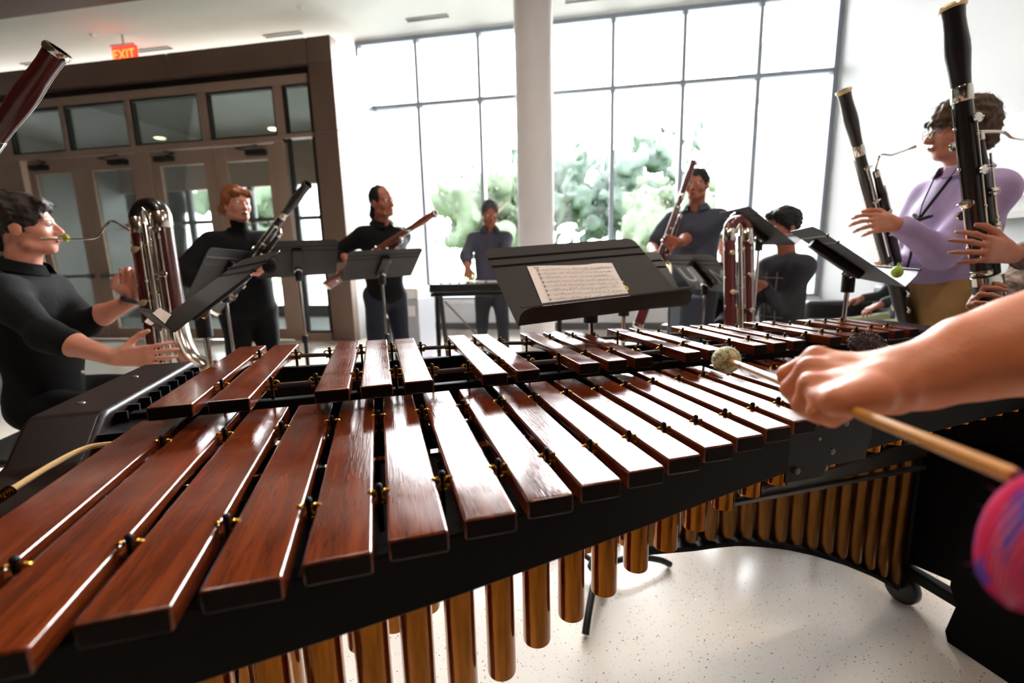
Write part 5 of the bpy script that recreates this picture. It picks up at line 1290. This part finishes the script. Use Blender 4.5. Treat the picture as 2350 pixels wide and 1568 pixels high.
for k, (x, lb) in enumerate(bins):
    b = thing('recycling_bin', lb, 'bin', (x, 5.35, 0), rad(-6), 'recycling bins by the window')
    MB().box((-.14, -.22, .02), (.14, .22, .74)).build('bin_body', 'bin', b, smooth=False, bevel=.012)
    MB().box((-.145, -.225, .74), (.145, .225, .86)).build('bin_lid', 'white_plastic', b, smooth=False, bevel=.02)
    MB().box((-.10, -.2235, .54), (.10, -.2205, .66)).build('bin_label', 'white_plastic', b, smooth=False)
    MB().box((-.08, -.2255, .56), (.0, -.223, .62)).build('label_patch', 'orange' if k == 0 else mat('label_blue', rgb(110, 140, 190), .6), b, smooth=False)
tag(MB().box((-.10, -.20, 0), (.10, .20, .62), Matrix.Translation((-2.13, 4.62, 0))).build('instrument_case', 'black_plastic', None, smooth=False, bevel=.03), 'upright black case standing beside the recycling bins', 'case')
tag(MB().box((-.07, -.10, 0), (.07, .10, .93), Matrix.Translation((at(1575, 700, 2.95).x, at(1575, 700, 2.95).y, 0)) @ Matrix.Rotation(.2, 4, 'Z')).build('speaker_cabinet', 'case', None, smooth=False, bevel=.02), 'dark blue-grey cabinet behind the stand with stencilled letters', 'cabinet')
so = thing('sofa', 'low dark leather sofa against the right wall', 'sofa', (2.72, 4.75, 0))
MB().box((-.42, -1.0, .12), (.40, 1.0, .44)).build('seat_cushion', 'sofa', so, bevel=.05)
MB().box((.22, -1.0, .40), (.44, 1.0, .80)).build('backrest', 'sofa', so, bevel=.05)
for y in (-1.06, 1.06): MB().box((-.42, y-.09, .1), (.44, y+.09, .62)).build('armrest', 'sofa', so, bevel=.05)
for x in (-.36, .36):
    for y in (-1.0, 1.0): MB().tube([(x, y, .13), (x, y, 0)], .022, 8).build('foot', 'steel_dull', so)
a10 = person(dict(label='person in olive trousers lounging on the dark sofa, seen only below the tilted stand', pos=(2.62, 4.55), face=190, H=1.66, seat=.46, lean=-.18, hair='short', hairm='hair_black', skin='skin_tan', top='charcoal_cloth', legs='olive_cloth', sleeve=.9, seed=20, res=.007, knee=.08,
    armR=dict(wrist=(2.32, 4.72, .74), hint=(.5, -.3, -.8)), armL=dict(wrist=(2.30, 4.36, .72), hint=(-.5, -.3, -.8))))
tag(MB().box((-.18, -.24, 0), (.18, .24, .34), Matrix.Translation((2.02, 3.70, 0)) @ Matrix.Rotation(.4, 4, 'Z')).build('bag', 'black_plastic', None, bevel=.06), 'black bag on the floor in front of the sofa', 'bag')
a11 = person(dict(label='seated person in black with a white paper, glimpsed left of the right-hand contrabassoon', pos=(1.25, 5.0), face=-130, H=1.68, seat=.46, hair='short', hairm='hair_black', skin='skin_pale', top='black_cloth', legs='black_cloth', seed=22, res=.007,
    armR=dict(wrist=(1.02, 4.62, .86), hint=(.6, -.2, -.8)), armL=dict(wrist=(1.18, 4.58, .86), hint=(-.6, -.2, -.8))))
ch2 = thing('bench', 'dark bench under the seated person in black near the window', 'bench', (1.30, 5.05, 0), rad(-130))
MB().box((-.25, -.6, .36), (.25, .6, .43)).build('seat', 'sofa', ch2, bevel=.02)
for x in (-.2, .2):
    for y in (-.5, .5): MB().tube([(x, y, .37), (x, y, 0)], .018, 8).build('leg', 'steel_dull', ch2)
tag(MB().box((-.14, -.0015, -.10), (.14, .0015, .10), Matrix.Translation((1.06, 4.46, .92)) @ Matrix.Rotation(.5, 4, 'X') @ Matrix.Rotation(.3, 4, 'Z')).build('paper_sheet', 'white_plastic', None, smooth=False), 'white paper held by the seated person in black near the window', 'paper')
gb = on_desk(D8, 2046, 637); 
tag(MB().ball((0, 0, 0), (.017, .017, .019), 20, 14).tube([(0, 0, .018), (.001, .0, .030)], .003, 8).build('lime_ball', mat('lime', rgb(160, 196, 60), .5)), 'lime green ball with a short stem on the white lit page', 'ball').matrix_world = Matrix.Translation(D8 @ Vector((gb[0], gb[1], .022)))
sp_ = atY(148, 546, 6.50)
tag(MB().lathe([(.001, 0), (.055, 0), (.055, .004), (.001, .005)], 24, Matrix.Translation((sp_.x, 6.51, sp_.z)) @ Matrix.Rotation(PI/2, 4, 'X'), cap=False).build('door_sticker', 'yellow'), 'round yellow sticker on the glass of the left entrance door', 'sticker')
